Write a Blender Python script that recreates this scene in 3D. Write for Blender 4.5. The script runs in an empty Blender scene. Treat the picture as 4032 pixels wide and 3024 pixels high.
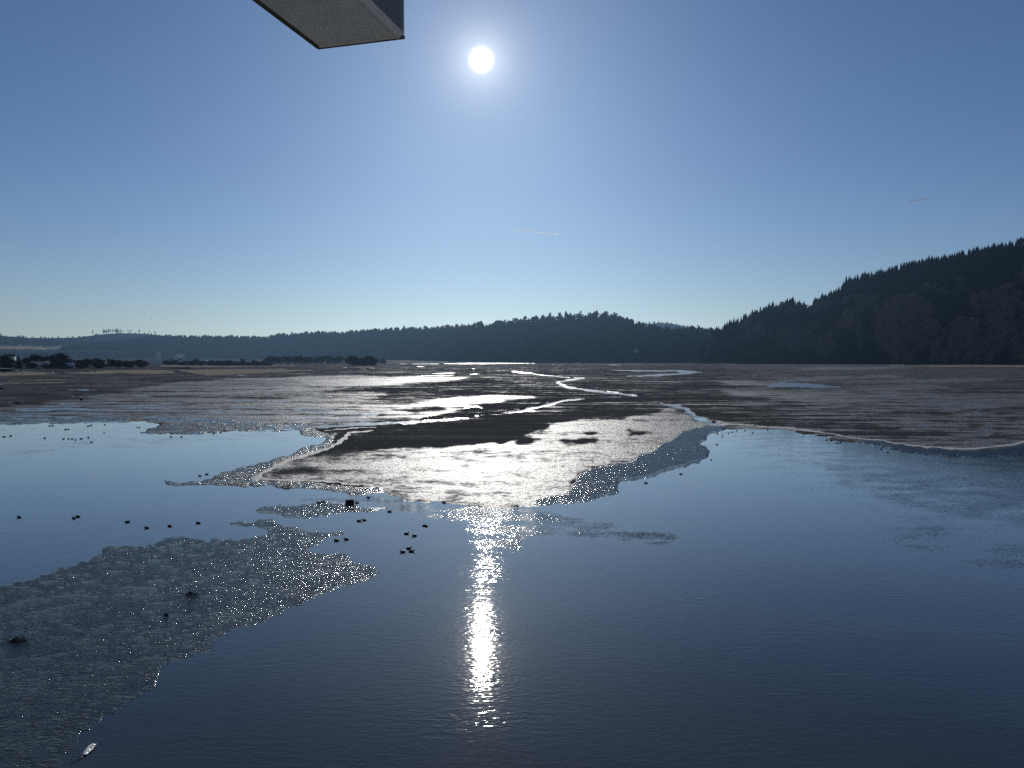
import bpy, math, random
import numpy as np
from mathutils import Vector

# ------------------------------------------------------------------ camera, sky, sun, exposure
sc = bpy.context.scene
C = sc.collection
R = math.radians
CAMH = 12.0
PITCH = R(1.93)                       # camera looks down by this
FPX = 3030.0                          # focal length in photo pixels (4032 wide)
SUN_AZ, SUN_EL = R(-2.25), R(20.9)    # azimuth from +Y towards +X

cam_d = bpy.data.cameras.new('camera'); cam = bpy.data.objects.new('camera', cam_d); C.objects.link(cam)
cam_d.sensor_fit = 'HORIZONTAL'; cam_d.sensor_width = 36.0; cam_d.lens = 36.0 * FPX / 4032.0
cam_d.clip_start = 0.1; cam_d.clip_end = 200000.0
cam.location = (0, 0, CAMH); cam.rotation_euler = (R(90) - PITCH, 0, 0)
sc.camera = cam
sc.view_settings.view_transform = 'Standard'
try: sc.view_settings.look = 'None'
except Exception: pass
sc.view_settings.exposure = 0.0
sc.view_settings.gamma = 1.0
sc.cycles.use_denoising = False
sc.cycles.blur_glossy = 0.0
sc.cycles.max_bounces = 6
sc.cycles.diffuse_bounces = 2
sc.cycles.glossy_bounces = 3
sc.cycles.volume_bounces = 0
sc.cycles.transparent_max_bounces = 6
sc.cycles.sample_clamp_indirect = 1.2
sc.cycles.sample_clamp_direct = 0.0

sun_dir = Vector((math.sin(SUN_AZ) * math.cos(SUN_EL), math.cos(SUN_AZ) * math.cos(SUN_EL), math.sin(SUN_EL)))

w = bpy.data.worlds.new('World'); sc.world = w; w.use_nodes = True
nt = w.node_tree; nt.nodes.clear()
wo = nt.nodes.new('ShaderNodeOutputWorld'); bg = nt.nodes.new('ShaderNodeBackground')
sky = nt.nodes.new('ShaderNodeTexSky'); sky.sky_type = 'NISHITA'; sky.sun_disc = False
sky.sun_elevation = SUN_EL; sky.sun_rotation = SUN_AZ
sky.altitude = 400; sky.air_density = 1.0; sky.dust_density = 0.35; sky.ozone_density = 2.0
SKY_STRENGTH = 0.062
bg.inputs['Strength'].default_value = SKY_STRENGTH
tc = nt.nodes.new('ShaderNodeTexCoord')
dot = nt.nodes.new('ShaderNodeVectorMath'); dot.operation = 'DOT_PRODUCT'
nrm = nt.nodes.new('ShaderNodeVectorMath'); nrm.operation = 'NORMALIZE'
nt.links.new(tc.outputs['Generated'], nrm.inputs[0])
nt.links.new(nrm.outputs[0], dot.inputs[0]); dot.inputs[1].default_value = sun_dir
def wm(op, a, b=None, clamp=False):
    n = nt.nodes.new('ShaderNodeMath'); n.operation = op; n.use_clamp = clamp
    for i, v in enumerate((a, b)):
        if v is None: continue
        if isinstance(v, (int, float)): n.inputs[i].default_value = v
        else: nt.links.new(v, n.inputs[i])
    return n.outputs[0]
ang = wm('ARCCOSINE', wm('MINIMUM', dot.outputs['Value'], 0.999999))   # angle from the sun, radians
core = wm('MULTIPLY', wm('SUBTRACT', 1.0, wm('MULTIPLY', wm('SUBTRACT', ang, R(0.15)), 1 / R(1.0)), True), 1.0)
core = wm('MULTIPLY', wm('POWER', core, 3.0), 7.0)
def lobe(deg, amp): return wm('MULTIPLY', wm('EXPONENT', wm('MULTIPLY', ang, -1 / R(deg))), amp)
aur = wm('ADD', wm('ADD', core, lobe(1.3, 0.75)), lobe(3.2, 0.11))
glow = nt.nodes.new('ShaderNodeVectorMath'); glow.operation = 'SCALE'
glow.inputs[0].default_value = (1.0, 0.98, 0.93); nt.links.new(wm('DIVIDE', aur, SKY_STRENGTH), glow.inputs['Scale'])
add = nt.nodes.new('ShaderNodeVectorMath'); add.operation = 'ADD'
tint = nt.nodes.new('ShaderNodeVectorMath'); tint.operation = 'MULTIPLY'; tint.inputs[1].default_value = (0.455, 0.615, 0.85)
nt.links.new(sky.outputs[0], tint.inputs[0]); nt.links.new(tint.outputs[0], add.inputs[0]); nt.links.new(glow.outputs[0], add.inputs[1])
sepz = nt.nodes.new('ShaderNodeSeparateXYZ'); nt.links.new(nrm.outputs[0], sepz.inputs[0])
low = wm('EXPONENT', wm('MULTIPLY', wm('MAXIMUM', sepz.outputs['Z'], 0.0), -1 / 0.11))
lowv = nt.nodes.new('ShaderNodeVectorMath'); lowv.operation = 'SCALE'; lowv.inputs[0].default_value = (0.10, 0.075, 0.03)
nt.links.new(wm('DIVIDE', low, SKY_STRENGTH), lowv.inputs['Scale'])
add2 = nt.nodes.new('ShaderNodeVectorMath'); add2.operation = 'ADD'; nt.links.new(add.outputs[0], add2.inputs[0]); nt.links.new(lowv.outputs[0], add2.inputs[1])
nt.links.new(add2.outputs[0], bg.inputs['Color']); nt.links.new(bg.outputs[0], wo.inputs['Surface'])
w.cycles.sampling_method = 'NONE'

sl = bpy.data.lights.new('sun', 'SUN'); so = bpy.data.objects.new('sun', sl); C.objects.link(so)
sl.energy = 3.1; sl.angle = R(0.53); sl.color = (1.0, 0.965, 0.91)
so.rotation_euler = sun_dir.to_track_quat('Z', 'Y').to_euler(); so.location = (0, 0, 60)

# ------------------------------------------------------------------ helpers
rng = np.random.default_rng(7)
random.seed(7)
cp, sp_ = math.cos(PITCH), math.sin(PITCH)
def ray(U, V):
    """photo pixel -> slopes (x/y, z/y) of its line of sight, z measured from the camera"""
    k = FPX * cp + (1512.0 - V) * sp_
    return (U - 2016.0) / k, (-FPX * sp_ + (1512.0 - V) * cp) / k
def ground_pt(U, V, z=0.0):
    sx, sz = ray(U, V); y = (z - CAMH) / sz
    return sx * y, y
def at_depth(U, V, y):
    sx, sz = ray(U, V); return sx * y, y, CAMH + sz * y

def tag(o, label=None, cat=None, group=None, kind=None):
    if label: o['label'] = label
    if cat: o['category'] = cat
    if group: o['group'] = group
    if kind: o['kind'] = kind
    return o
def empty(name, loc, rz=0.0, s=1.0):
    o = bpy.data.objects.new(name, None); C.objects.link(o)
    o.location = loc; o.rotation_euler = (0, 0, rz); o.scale = (s, s, s); o.empty_display_size = 0.2
    return o
def mesh_np(name, V, F, mat=None, smooth=False):
    """V (n,3) array, F (m,k) int array with k = 3 or 4"""
    me = bpy.data.meshes.new(name)
    V = np.asarray(V, np.float32); F = np.asarray(F, np.int32); k = F.shape[1]
    me.vertices.add(len(V)); me.vertices.foreach_set('co', V.ravel())
    me.loops.add(F.size); me.loops.foreach_set('vertex_index', F.ravel())
    me.polygons.add(len(F)); me.polygons.foreach_set('loop_start', np.arange(0, F.size, k, dtype=np.int32))
    me.polygons.foreach_set('loop_total', np.full(len(F), k, np.int32))
    if smooth: me.polygons.foreach_set('use_smooth', np.ones(len(F), bool))
    me.update(calc_edges=True)
    if mat: me.materials.append(mat)
    return me
def link(name, me, parent=None, loc=None):
    o = bpy.data.objects.new(name, me); C.objects.link(o)
    if parent: o.parent = parent
    if loc is not None: o.location = loc
    return o
class MB:
    def __init__(s): s.v = []; s.f = []
    def poly(s, pts, faces):
        b = len(s.v); s.v += [tuple(p) for p in pts]; s.f += [tuple(b + i for i in f) for f in faces]
    def box(s, c, d, rz=0.0, top=1.0):
        cx, cy, cz = c; a, b, h = d[0] / 2, d[1] / 2, d[2] / 2; cs, sn = math.cos(rz), math.sin(rz)
        P = []
        for z, k in ((-h, 1.0), (h, top)):
            for x, y in ((-a, -b), (a, -b), (a, b), (-a, b)):
                x2, y2 = x * k, y * k
                P.append((cx + x2 * cs - y2 * sn, cy + x2 * sn + y2 * cs, cz + z))
        s.poly(P, [(0, 3, 2, 1), (4, 5, 6, 7), (0, 1, 5, 4), (1, 2, 6, 5), (2, 3, 7, 6), (3, 0, 4, 7)])
    def tube(s, pts, rad, n=8, cap=True, sq=None):
        pts = [Vector(p) for p in pts]; b = len(s.v); m = len(pts)
        prev = None
        for i, p in enumerate(pts):
            t = (pts[min(i + 1, m - 1)] - pts[max(i - 1, 0)]).normalized()
            ref = Vector((0, 1, 0)) if abs(t.y) < 0.8 else Vector((1, 0, 0))
            u = t.cross(ref).normalized(); v = t.cross(u).normalized()
            r = rad[i] if hasattr(rad, '__len__') else rad
            ru, rv = (r if not hasattr(r, '__len__') else r[0]), (r if not hasattr(r, '__len__') else r[1])
            for k in range(n):
                a = 2 * math.pi * k / n
                s.v.append(tuple(p + u * math.cos(a) * ru + v * math.sin(a) * rv))
        for i in range(m - 1):
            for k in range(n):
                s.f.append((b + i * n + k, b + i * n + (k + 1) % n, b + (i + 1) * n + (k + 1) % n, b + (i + 1) * n + k))
        if cap:
            s.f.append(tuple(b + k for k in range(n))[::-1]); s.f.append(tuple(b + (m - 1) * n + k for k in range(n)))
    def mesh(s, name, mat, smooth=False, bevel=0.0):
        me = bpy.data.meshes.new(name); me.from_pydata(s.v, [], s.f); me.update()
        if smooth:
            for p in me.polygons: p.use_smooth = True
        if mat: me.materials.append(mat)
        return me
    def build(s, name, mat, parent=None, smooth=False):
        return link(name, s.mesh(name, mat, smooth), parent)

# numpy noise
def _hash(i, j, seed):
    h = (i.astype(np.int64) * 374761393 + j.astype(np.int64) * 668265263 + seed * 1274126177) & 0xffffffff
    h = ((h ^ (h >> 13)) * 1274126177) & 0xffffffff
    return ((h ^ (h >> 16)) & 0xffff) / 65535.0
def vnoise(x, y, seed=0):
    i = np.floor(x); j = np.floor(y); fx = x - i; fy = y - j
    fx = fx * fx * (3 - 2 * fx); fy = fy * fy * (3 - 2 * fy)
    a = _hash(i, j, seed); b = _hash(i + 1, j, seed); c = _hash(i, j + 1, seed); d = _hash(i + 1, j + 1, seed)
    return (a * (1 - fx) + b * fx) * (1 - fy) + (c * (1 - fx) + d * fx) * fy
def fbm(x, y, seed=0, oct=4):
    s = 0; a = 0.5; t = 0
    for o in range(oct):
        s = s + a * vnoise(x * 2 ** o, y * 2 ** o, seed + o * 17); t += a; a *= 0.5
    return s / t          # 0..1
def smooth01(x, a, b):
    t = np.clip((x - a) / (b - a), 0, 1); return t * t * (3 - 2 * t)

# ------------------------------------------------------------------ materials
class NT:
    def __init__(s, name):
        s.m = bpy.data.materials.new(name); s.m.use_nodes = True; s.t = s.m.node_tree
        s.b = s.t.nodes['Principled BSDF']; s.o = s.t.nodes['Material Output']
    def n(s, typ, **kw):
        x = s.t.nodes.new(typ)
        for k, v in kw.items(): setattr(x, k, v)
        return x
    def l(s, a, b): s.t.links.new(a, b)
    def put(s, sock, v):
        if isinstance(v, (int, float)): sock.default_value = v
        elif isinstance(v, (tuple, list)): sock.default_value = v
        else: s.l(v, sock)
    def math(s, op, a, b=None, c=None, clamp=False):
        x = s.n('ShaderNodeMath', operation=op); x.use_clamp = clamp
        for i, v in enumerate((a, b, c)):
            if v is not None: s.put(x.inputs[i], v)
        return x.outputs[0]
    def attr(s, name):
        x = s.n('ShaderNodeAttribute'); x.attribute_name = name; return x.outputs['Fac']
    def pos(s, scale=(1, 1, 1), rz=0.0):
        g = s.n('ShaderNodeNewGeometry'); mp = s.n('ShaderNodeMapping')
        s.l(g.outputs['Position'], mp.inputs['Vector']); mp.inputs['Scale'].default_value = scale
        mp.inputs['Rotation'].default_value = (0, 0, rz)
        return mp.outputs[0]
    def noise(s, vec, scale, detail=3.0, rough=0.55, dist=0.0):
        x = s.n('ShaderNodeTexNoise'); s.l(vec, x.inputs['Vector'])
        x.inputs['Scale'].default_value = scale; x.inputs['Detail'].default_value = detail
        x.inputs['Roughness'].default_value = rough; x.inputs['Distortion'].default_value = dist
        return x.outputs['Fac']
    def ramp(s, v, a, b, lo=0.0, hi=1.0):
        x = s.n('ShaderNodeMapRange'); x.interpolation_type = 'SMOOTHSTEP'; s.put(x.inputs['Value'], v)
        x.inputs['From Min'].default_value = a; x.inputs['From Max'].default_value = b
        x.inputs['To Min'].default_value = lo; x.inputs['To Max'].default_value = hi
        return x.outputs['Result']
    def mix(s, f, a, b):
        x = s.n('ShaderNodeMix', data_type='FLOAT'); s.put(x.inputs[0], f); s.put(x.inputs[2], a); s.put(x.inputs[3], b)
        return x.outputs[0]
    def cmix(s, f, a, b):
        x = s.n('ShaderNodeMix', data_type='RGBA'); s.put(x.inputs[0], f)
        for i, v in ((6, a), (7, b)):
            if isinstance(v, tuple): v = (*v[:3], 1.0)
            s.put(x.inputs[i], v)
        return x.outputs[2]
    def bump(s, h, dist, strength=1.0, nrm=None):
        x = s.n('ShaderNodeBump'); s.put(x.inputs['Strength'], strength); s.put(x.inputs['Distance'], dist)
        s.l(h, x.inputs['Height'])
        if nrm is not None: s.l(nrm, x.inputs['Normal'])
        return x.outputs[0]
    def set(s, **kw):
        for k, v in kw.items():
            sock = s.b.inputs[k.replace('_', ' ')]
            if isinstance(v, tuple) and len(v) == 3: v = (*v, 1.0)
            s.put(sock, v)
        return s.m
def simple(name, col, rough=0.8, spec=0.3, var=0.3, scale=2.0, **kw):
    t = NT(name); n = t.noise(t.pos(), scale, 4)
    c = t.cmix(n, tuple(x * (1 - var) for x in col), tuple(min(1, x * (1 + var)) for x in col))
    return t.set(Base_Color=c, Roughness=rough, Specular_IOR_Level=spec, **kw)

# ---- lake bed (dry silt, wet silt, ponded film, ripple-soaked slush, pale dried silt)
t = NT('lake_bed')
wet0, film, slush, sand, rim = t.attr('wet'), t.attr('film'), t.attr('slush'), t.attr('sand'), t.attr('rim')
P = t.pos()
nA = t.noise(P, 0.045, 5, 0.6); nB = t.noise(P, 0.35, 4, 0.65); nC = t.noise(P, 2.2, 4, 0.6); nD = t.noise(P, 7.0, 3, 0.6)
streak = t.attr('streak')
nS = t.noise(t.pos((0.022, 0.16, 1.0), R(3)), 1.0, 6, 0.62)
def off(n, k): return t.math('MULTIPLY', t.math('SUBTRACT', n, 0.5), k)
var = t.math('ADD', t.math('ADD', off(nA, 0.9), off(nB, 1.15)), t.math('ADD', off(nC, 0.9), t.math('MULTIPLY', off(nS, 2.3), streak)))
nS2 = t.noise(t.pos((0.10, 0.42, 1.0), R(-4)), 1.0, 5, 0.65)
var = t.math('ADD', var, t.math('MULTIPLY', off(nS2, 1.9), t.math('POWER', streak, 1.8)))
wet = t.ramp(t.math('ADD', wet0, var), 0.22, 0.84)
dry = t.cmix(t.math('ADD', t.math('MULTIPLY', nB, 0.5), t.math('MULTIPLY', nC, 0.5)), (0.018, 0.020, 0.022), (0.098, 0.102, 0.106))
dry = t.cmix(t.ramp(nS, 0.45, 0.75), dry, (0.112, 0.110, 0.108))
wetc = t.cmix(nC, (0.036, 0.039, 0.042), (0.165, 0.174, 0.184))
col = t.cmix(wet, dry, wetc)
sandf = t.ramp(t.math('ADD', sand, t.math('ADD', off(nB, 0.6), off(nS, 0.8))), 0.30, 0.80)
col = t.cmix(sandf, col, t.cmix(nS, (0.20, 0.17, 0.13), (0.36, 0.31, 0.25)))
filmf = t.ramp(t.math('ADD', film, t.math('ADD', off(nB, 0.6), off(nC, 0.5))), 0.40, 0.66)
slushf = t.ramp(t.math('ADD', slush, t.math('ADD', off(nC, 0.8), off(nB, 0.9))), 0.32, 0.62)
col = t.cmix(filmf, col, (0.035, 0.042, 0.05))
sC = t.noise(t.pos((1.0, 2.2, 1), R(6)), 2.6, 4, 0.65, 0.4); sD = t.noise(t.pos((1.0, 1.8, 1), R(-9)), 9.0, 3, 0.6, 0.3); sE = t.noise(P, 26.0, 2, 0.6)
lump = t.ramp(t.math('ADD', t.math('MULTIPLY', sC, 0.55), t.math('MULTIPLY', sD, 0.45)), 0.50, 0.60)
lump = t.math('MULTIPLY', lump, t.ramp(t.noise(P, 0.5, 4, 0.6), 0.32, 0.62))
col = t.cmix(slushf, col, t.cmix(lump, (0.010, 0.012, 0.017), (0.027, 0.025, 0.028)))
rimf = t.ramp(t.math('ADD', rim, off(nB, 0.4)), 0.4, 0.6)
col = t.cmix(rimf, col, (0.42, 0.42, 0.40))
grain = off(t.math('ADD', t.math('MULTIPLY', nC, 0.5), t.math('MULTIPLY', nD, 0.5)), 1.0)
ro = t.math('ADD', t.mix(wet, 0.85, 0.475), t.math('MULTIPLY', grain, 1.6)); ro = t.mix(sandf, ro, 0.85); ro = t.mix(filmf, ro, 0.26); ro = t.mix(slushf, ro, t.mix(lump, 0.04, 0.22))
ro = t.mix(rimf, ro, 0.5)
# share of the surface that carries a water film: specks between matt crumbs of silt
speck = t.ramp(t.math('ADD', t.math('MULTIPLY', nC, 0.45), t.math('MULTIPLY', nD, 0.55)), 0.38, 0.545)
cov = t.math('MULTIPLY', wet, t.mix(0.85, 0.30, speck))
cov = t.mix(sandf, cov, 0.02); cov = t.mix(filmf, cov, 1.0); cov = t.mix(slushf, cov, t.mix(lump, 1.0, 0.55)); cov = t.mix(rimf, cov, 0.6)
cov = t.math('ADD', t.math('MULTIPLY', cov, 0.985), 0.012)
hgt = t.math('ADD', t.math('MULTIPLY', nC, 0.7), t.math('MULTIPLY', nD, 0.35))
shg = t.math('ADD', t.math('ADD', t.math('MULTIPLY', sC, 1.0), t.math('MULTIPLY', sD, 0.38)), t.math('MULTIPLY', sE, 0.10))
hgt = t.mix(slushf, hgt, shg)
bd = t.mix(wet, 0.40, 0.17); bd = t.mix(filmf, bd, 0.008); bd = t.mix(slushf, bd, 0.060)
nb_ = t.bump(hgt, bd)
M_bed = t.set(Base_Color=col, Roughness=ro, Specular_IOR_Level=t.mix(slushf, 0.5, 0.3), Normal=nb_)
dfb = t.n('ShaderNodeBsdfDiffuse'); t.l(col, dfb.inputs['Color']); t.l(nb_, dfb.inputs['Normal'])
ms = t.n('ShaderNodeMixShader'); t.l(cov, ms.inputs[0]); t.l(dfb.outputs[0], ms.inputs[1]); t.l(t.b.outputs[0], ms.inputs[2]); t.l(ms.outputs[0], t.o.inputs['Surface'])

# ---- water
t = NT('lake_water')
chop, calm = t.attr('chop'), t.attr('calm')
w1 = t.noise(t.pos((1.0, 2.6, 1), R(8)), 1.5, 1.5, 0.5, 0.3)
w2 = t.noise(t.pos((1.0, 2.0, 1), R(-12)), 4.6, 0.5, 0.5, 0.2)
w3 = t.noise(t.pos((1.0, 1.5, 1)), 0.25, 3, 0.5)
h = t.math('ADD', t.math('MULTIPLY', w1, 0.8), t.math('MULTIPLY', w2, 0.42))
patch = t.ramp(w3, 0.35, 0.7, 0.55, 1.25)
dist = t.math('MULTIPLY', t.math('ADD', t.math('MULTIPLY', t.math('MULTIPLY', chop, t.ramp(t.noise(t.pos((1, 1.6, 1)), 0.22, 3), 0.38, 0.58, 0.12, 1.0)), 0.090), 0.0115), patch)
turb = t.ramp(t.noise(t.pos((1, 2.5, 1)), 0.05, 4), 0.35, 0.7)
wcol = t.cmix(turb, (0.024, 0.027, 0.027), (0.034, 0.037, 0.035))
M_water = t.set(Base_Color=wcol, Roughness=t.mix(chop, 0.02, 0.03), IOR=1.37, Specular_IOR_Level=0.5, Normal=t.bump(h, dist))
lw = t.n('ShaderNodeLayerWeight'); gl = t.n('ShaderNodeBsdfGlossy'); gl.inputs['Roughness'].default_value = 0.03; gl.inputs['Color'].default_value = (1, 0.98, 0.92, 1); ms = t.n('ShaderNodeMixShader')
wb = t.b.inputs['Normal'].links[0].from_socket; t.l(wb, gl.inputs['Normal'])
t.l(t.math('MULTIPLY', t.math('POWER', lw.outputs['Facing'], 6.0), 0.95), ms.inputs[0]); t.l(t.b.outputs[0], ms.inputs[1]); t.l(gl.outputs[0], ms.inputs[2]); t.l(ms.outputs[0], t.o.inputs['Surface'])

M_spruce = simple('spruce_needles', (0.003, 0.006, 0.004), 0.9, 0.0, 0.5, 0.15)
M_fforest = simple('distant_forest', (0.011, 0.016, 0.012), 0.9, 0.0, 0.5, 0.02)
M_twig = simple('bare_twigs', (0.050, 0.038, 0.030), 0.9, 0.0, 0.35, 0.2)
M_twigr = simple('reddish_twigs', (0.19, 0.135, 0.115), 0.9, 0.0, 0.4, 0.05)
M_bark = simple('bark', (0.050, 0.042, 0.036), 0.9, 0.1, 0.3, 1.0)
M_hill = simple('forest_floor', (0.010, 0.012, 0.009), 0.95, 0.0, 0.4, 0.01)
M_reed = simple('dry_reeds', (0.20, 0.155, 0.095), 0.85, 0.1, 0.35, 0.3)
M_duck = simple('coot_feathers', (0.012, 0.012, 0.013), 0.6, 0.3, 0.2, 20)
M_bill = simple('coot_bill', (0.6, 0.58, 0.52), 0.4, 0.4, 0.1, 20)
M_heron = simple('heron_feathers', (0.10, 0.11, 0.12), 0.7, 0.2, 0.3, 8)
M_rock = simple('dark_stone', (0.035, 0.034, 0.033), 0.9, 0.1, 0.4, 3)
M_conc = simple('bridge_concrete', (0.50, 0.50, 0.48), 0.8, 0.2, 0.15, 0.1)
M_wallw = simple('white_render', (0.78, 0.77, 0.74), 0.8, 0.2, 0.1, 0.5)
M_roofr = simple('red_tiles', (0.14, 0.07, 0.05), 0.6, 0.3, 0.25, 0.6)
M_roofg = simple('grey_sheet_roof', (0.55, 0.56, 0.57), 0.5, 1.0, 0.1, 0.6)
M_glass = simple('window_glass', (0.03, 0.04, 0.05), 0.1, 0.6, 0.1, 1)
M_boat = simple('white_gelcoat', (0.80, 0.80, 0.78), 0.42, 1.0, 0.05, 1)
M_dark = simple('tarred_wood', (0.025, 0.022, 0.02), 0.8, 0.2, 0.3, 2)
M_blue = simple('blue_tarpaulin', (0.03, 0.06, 0.14), 0.5, 0.4, 0.2, 1)

# ------------------------------------------------------------------ ground lattice (finer where the lake bed is seen at a shallow angle)
Uc = np.concatenate([np.arange(-4200, -120, 60), np.arange(-120, 4152, 4.0), np.arange(4152, 8260, 60)])
Vr = np.concatenate([[1415.1, 1416, 1417.5, 1419, 1421, 1423], np.arange(1425, 1500, 1.0),
                     np.arange(1500, 1820, 2.0), np.arange(1820, 3060, 4.0), np.geomspace(3060, 16000, 26)])
GU, GV = np.meshgrid(Uc, Vr)
GX, GY = ground_pt(GU, GV)
GX = np.clip(GX, -7500, 7500)
az = GU / 3030.0; lg = np.log(np.maximum(GY, 0.5))

def blur(a, n=1):
    for _ in range(n):
        b = a.copy(); b[:, 1:-1] = (a[:, :-2] + 2 * a[:, 1:-1] + a[:, 2:]) / 4; a = b
        b = a.copy(); b[1:-1] = (a[:-2] + 2 * a[1:-1] + a[2:]) / 4; a = b
    return a
# ragged edges: the outlines are nudged by noise that scales with distance
dep = GV - 1410.0
WU = GU + (fbm(az * 26, lg * 9, 1, 5) - 0.5) * (14 + 0.10 * dep) + (fbm(az * 160, lg * 30, 5, 3) - 0.5) * (6 + 0.03 * dep)
WV = GV + (fbm(az * 26, lg * 9, 3, 5) - 0.5) * (2 + 0.075 * dep) + (fbm(az * 160, lg * 40, 7, 3) - 0.5) * (1 + 0.03 * dep)
def poly(pts, raw=False):
    U, V = (GU, GV) if raw else (WU, WV)
    pts = np.array(pts, float)
    u0, v0 = pts.min(0) - 40; u1, v1 = pts.max(0) + 40
    ri = np.where((Vr >= v0) & (Vr <= v1))[0]; ci = np.where((Uc >= u0) & (Uc <= u1))[0]
    m = np.zeros(GU.shape, bool)
    if not len(ri) or not len(ci): return m.astype(float)
    r0, r1, c0, c1 = ri[0], ri[-1] + 1, ci[0], ci[-1] + 1
    u = U[r0:r1, c0:c1]; v = V[r0:r1, c0:c1]; ins = np.zeros(u.shape, bool)
    n = len(pts)
    for i in range(n):
        xa, ya = pts[i]; xb, yb = pts[(i + 1) % n]
        if ya == yb: continue
        c = ((ya > v) != (yb > v)) & (u < (xb - xa) * (v - ya) / (yb - ya) + xa)
        ins ^= c
    m[r0:r1, c0:c1] = ins
    return m.astype(float)
def line(pts, raw=False, ku=0.35):
    if len(pts) == 2 and not raw:
        (a, b, c), (d, e_, f_) = pts
        pts = [(a, b, 0.3)] + [(a + (d - a) * q, b + (e_ - b) * q, (c + (f_ - c) * q) * k_) for q, k_ in ((.25, .7), (.5, 1.15), (.8, .6))] + [(d, e_, 0.3)]
    """pts (U, V, half width in V) -> soft 0..1 band"""
    U, V = (GU, GV) if raw else (GU + (WU - GU) * 0.5, GV + (WV - GV) * 0.5)
    out = np.zeros(GU.shape)
    for (ua, va, wa), (ub, vb, wb) in zip(pts[:-1], pts[1:]):
        ri = np.where((Vr >= min(va, vb) - 50) & (Vr <= max(va, vb) + 50))[0]
        ci = np.where((Uc >= min(ua, ub) - 120) & (Uc <= max(ua, ub) + 120))[0]
        if not len(ri) or not len(ci): continue
        s = np.s_[ri[0]:ri[-1] + 1, ci[0]:ci[-1] + 1]
        u = U[s] * ku; v = V[s]; du, dv = (ub - ua) * ku, vb - va
        wn = 0.35 + 1.2 * vnoise(GU[s] / 28 + 3, GV[s] / 6, 9)
        tt = np.clip(((u - ua * ku) * du + (v - va) * dv) / (du * du + dv * dv + 1e-9), 0, 1)
        d = np.hypot(u - ua * ku - tt * du, v - va - tt * dv); wd = 0.72 * (wa + (wb - wa) * tt) * (wn if not raw else 1)
        out[s] = np.maximum(out[s], np.clip(1.5 - d / wd, 0, 1))
    return out

SHORE = [(-4300, 1700), (-600, 1690), (0, 1678), (200, 1668), (400, 1663), (560, 1662), (640, 1672), (600, 1690), (530, 1705), (700, 1708),
    (900, 1701), (1080, 1698), (1180, 1698), (1200, 1712), (1290, 1722), (1295, 1735), (1230, 1757), (1190, 1766), (1130, 1790), (1080, 1805),
    (960, 1835), (930, 1850), (880, 1865), (820, 1880), (740, 1895), (600, 1903), (700, 1911), (900, 1914), (1150, 1921), (1300, 1934),
    (1400, 1945), (1500, 1952), (1640, 1974), (1800, 1985), (1950, 1991), (2100, 1992), (2300, 1981), (2400, 1968), (2440, 1955), (2440, 1930),
    (2460, 1905), (2550, 1885), (2650, 1855), (2750, 1825), (2790, 1795), (2785, 1770), (2750, 1748), (2785, 1738), (2800, 1712), (2860, 1692),
    (3000, 1689), (3100, 1693), (3200, 1714), (3300, 1735), (3450, 1760), (3550, 1780), (3700, 1795), (3800, 1798), (3900, 1794), (4032, 1784),
    (4300, 1765), (8300, 1700), (8300, 1405), (-4300, 1405)]
S1 = [(1005, 2020), (1030, 1998), (1080, 1988), (1200, 1978), (1300, 1980), (1400, 1985), (1440, 1993), (1505, 2015), (1505, 2022),
      (1350, 2026), (1250, 2035), (1150, 2040), (1080, 2030)]
S2 = [(820, 2075), (900, 2064), (1000, 2056), (1060, 2046), (1110, 2060), (1200, 2073), (1300, 2082), (1405, 2090), (1380, 2098), (1290, 2112),
      (1230, 2142), (1200, 2165), (1330, 2172), (1370, 2185), (1390, 2208), (1440, 2222), (1480, 2235), (1495, 2262), (1450, 2285), (1330, 2320),
      (1200, 2362), (1100, 2410), (1000, 2457), (900, 2510), (780, 2572), (650, 2652), (550, 2722), (420, 2812), (330, 2890), (250, 2960),
      (180, 3040), (100, 3200), (-600, 3600), (-4200, 3600), (-4200, 2700), (-600, 2420), (0, 2325), (100, 2288), (250, 2240), (400, 2182),
      (550, 2142), (700, 2114), (900, 2120), (1000, 2126), (1050, 2102), (1000, 2082), (900, 2078)]
land = poly(SHORE); s1 = poly(S1); s2 = poly(S2)
landb = blur(land, 2)

B1 = [(1000, 1890), (1040, 1858), (1120, 1822), (1190, 1795), (1300, 1775), (1500, 1769), (1700, 1771), (1880, 1753), (2010, 1737), (2070, 1708),
      (2150, 1694), (2170, 1672), (2260, 1655), (2400, 1655), (2560, 1632), (2640, 1610), (2760, 1650), (2900, 1668), (2760, 1680), (2700, 1705),
      (2640, 1738), (2560, 1790), (2450, 1825), (2320, 1850), (2280, 1872), (2240, 1900), (2232, 1950), (2110, 1948), (2075, 1955), (2030, 1945),
      (1905, 1936), (1690, 1918), (1500, 1911), (1300, 1905), (1100, 1900)]
B2 = [(-4200, 1600), (0, 1600), (300, 1575), (520, 1530), (700, 1505), (900, 1492), (1180, 1484), (1400, 1478), (1560, 1484), (1700, 1481), (1850, 1486),
      (1780, 1497), (1620, 1508), (1500, 1520), (1300, 1533), (1380, 1543), (1480, 1545), (1535, 1557), (1500, 1565), (1410, 1578), (1560, 1583),
      (1690, 1577), (1770, 1571), (1840, 1560), (1960, 1556), (2110, 1561), (2030, 1575), (1900, 1590), (1850, 1602), (1780, 1622), (1690, 1650),
      (1650, 1662), (1350, 1672), (1150, 1680), (900, 1692), (640, 1672), (560, 1662), (0, 1678), (-4200, 1700)]
wetm = 0.16 * land
wetm = np.maximum(wetm, 0.80 * poly(B1)); wetm = np.maximum(wetm, 0.66 * poly(B2))
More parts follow.
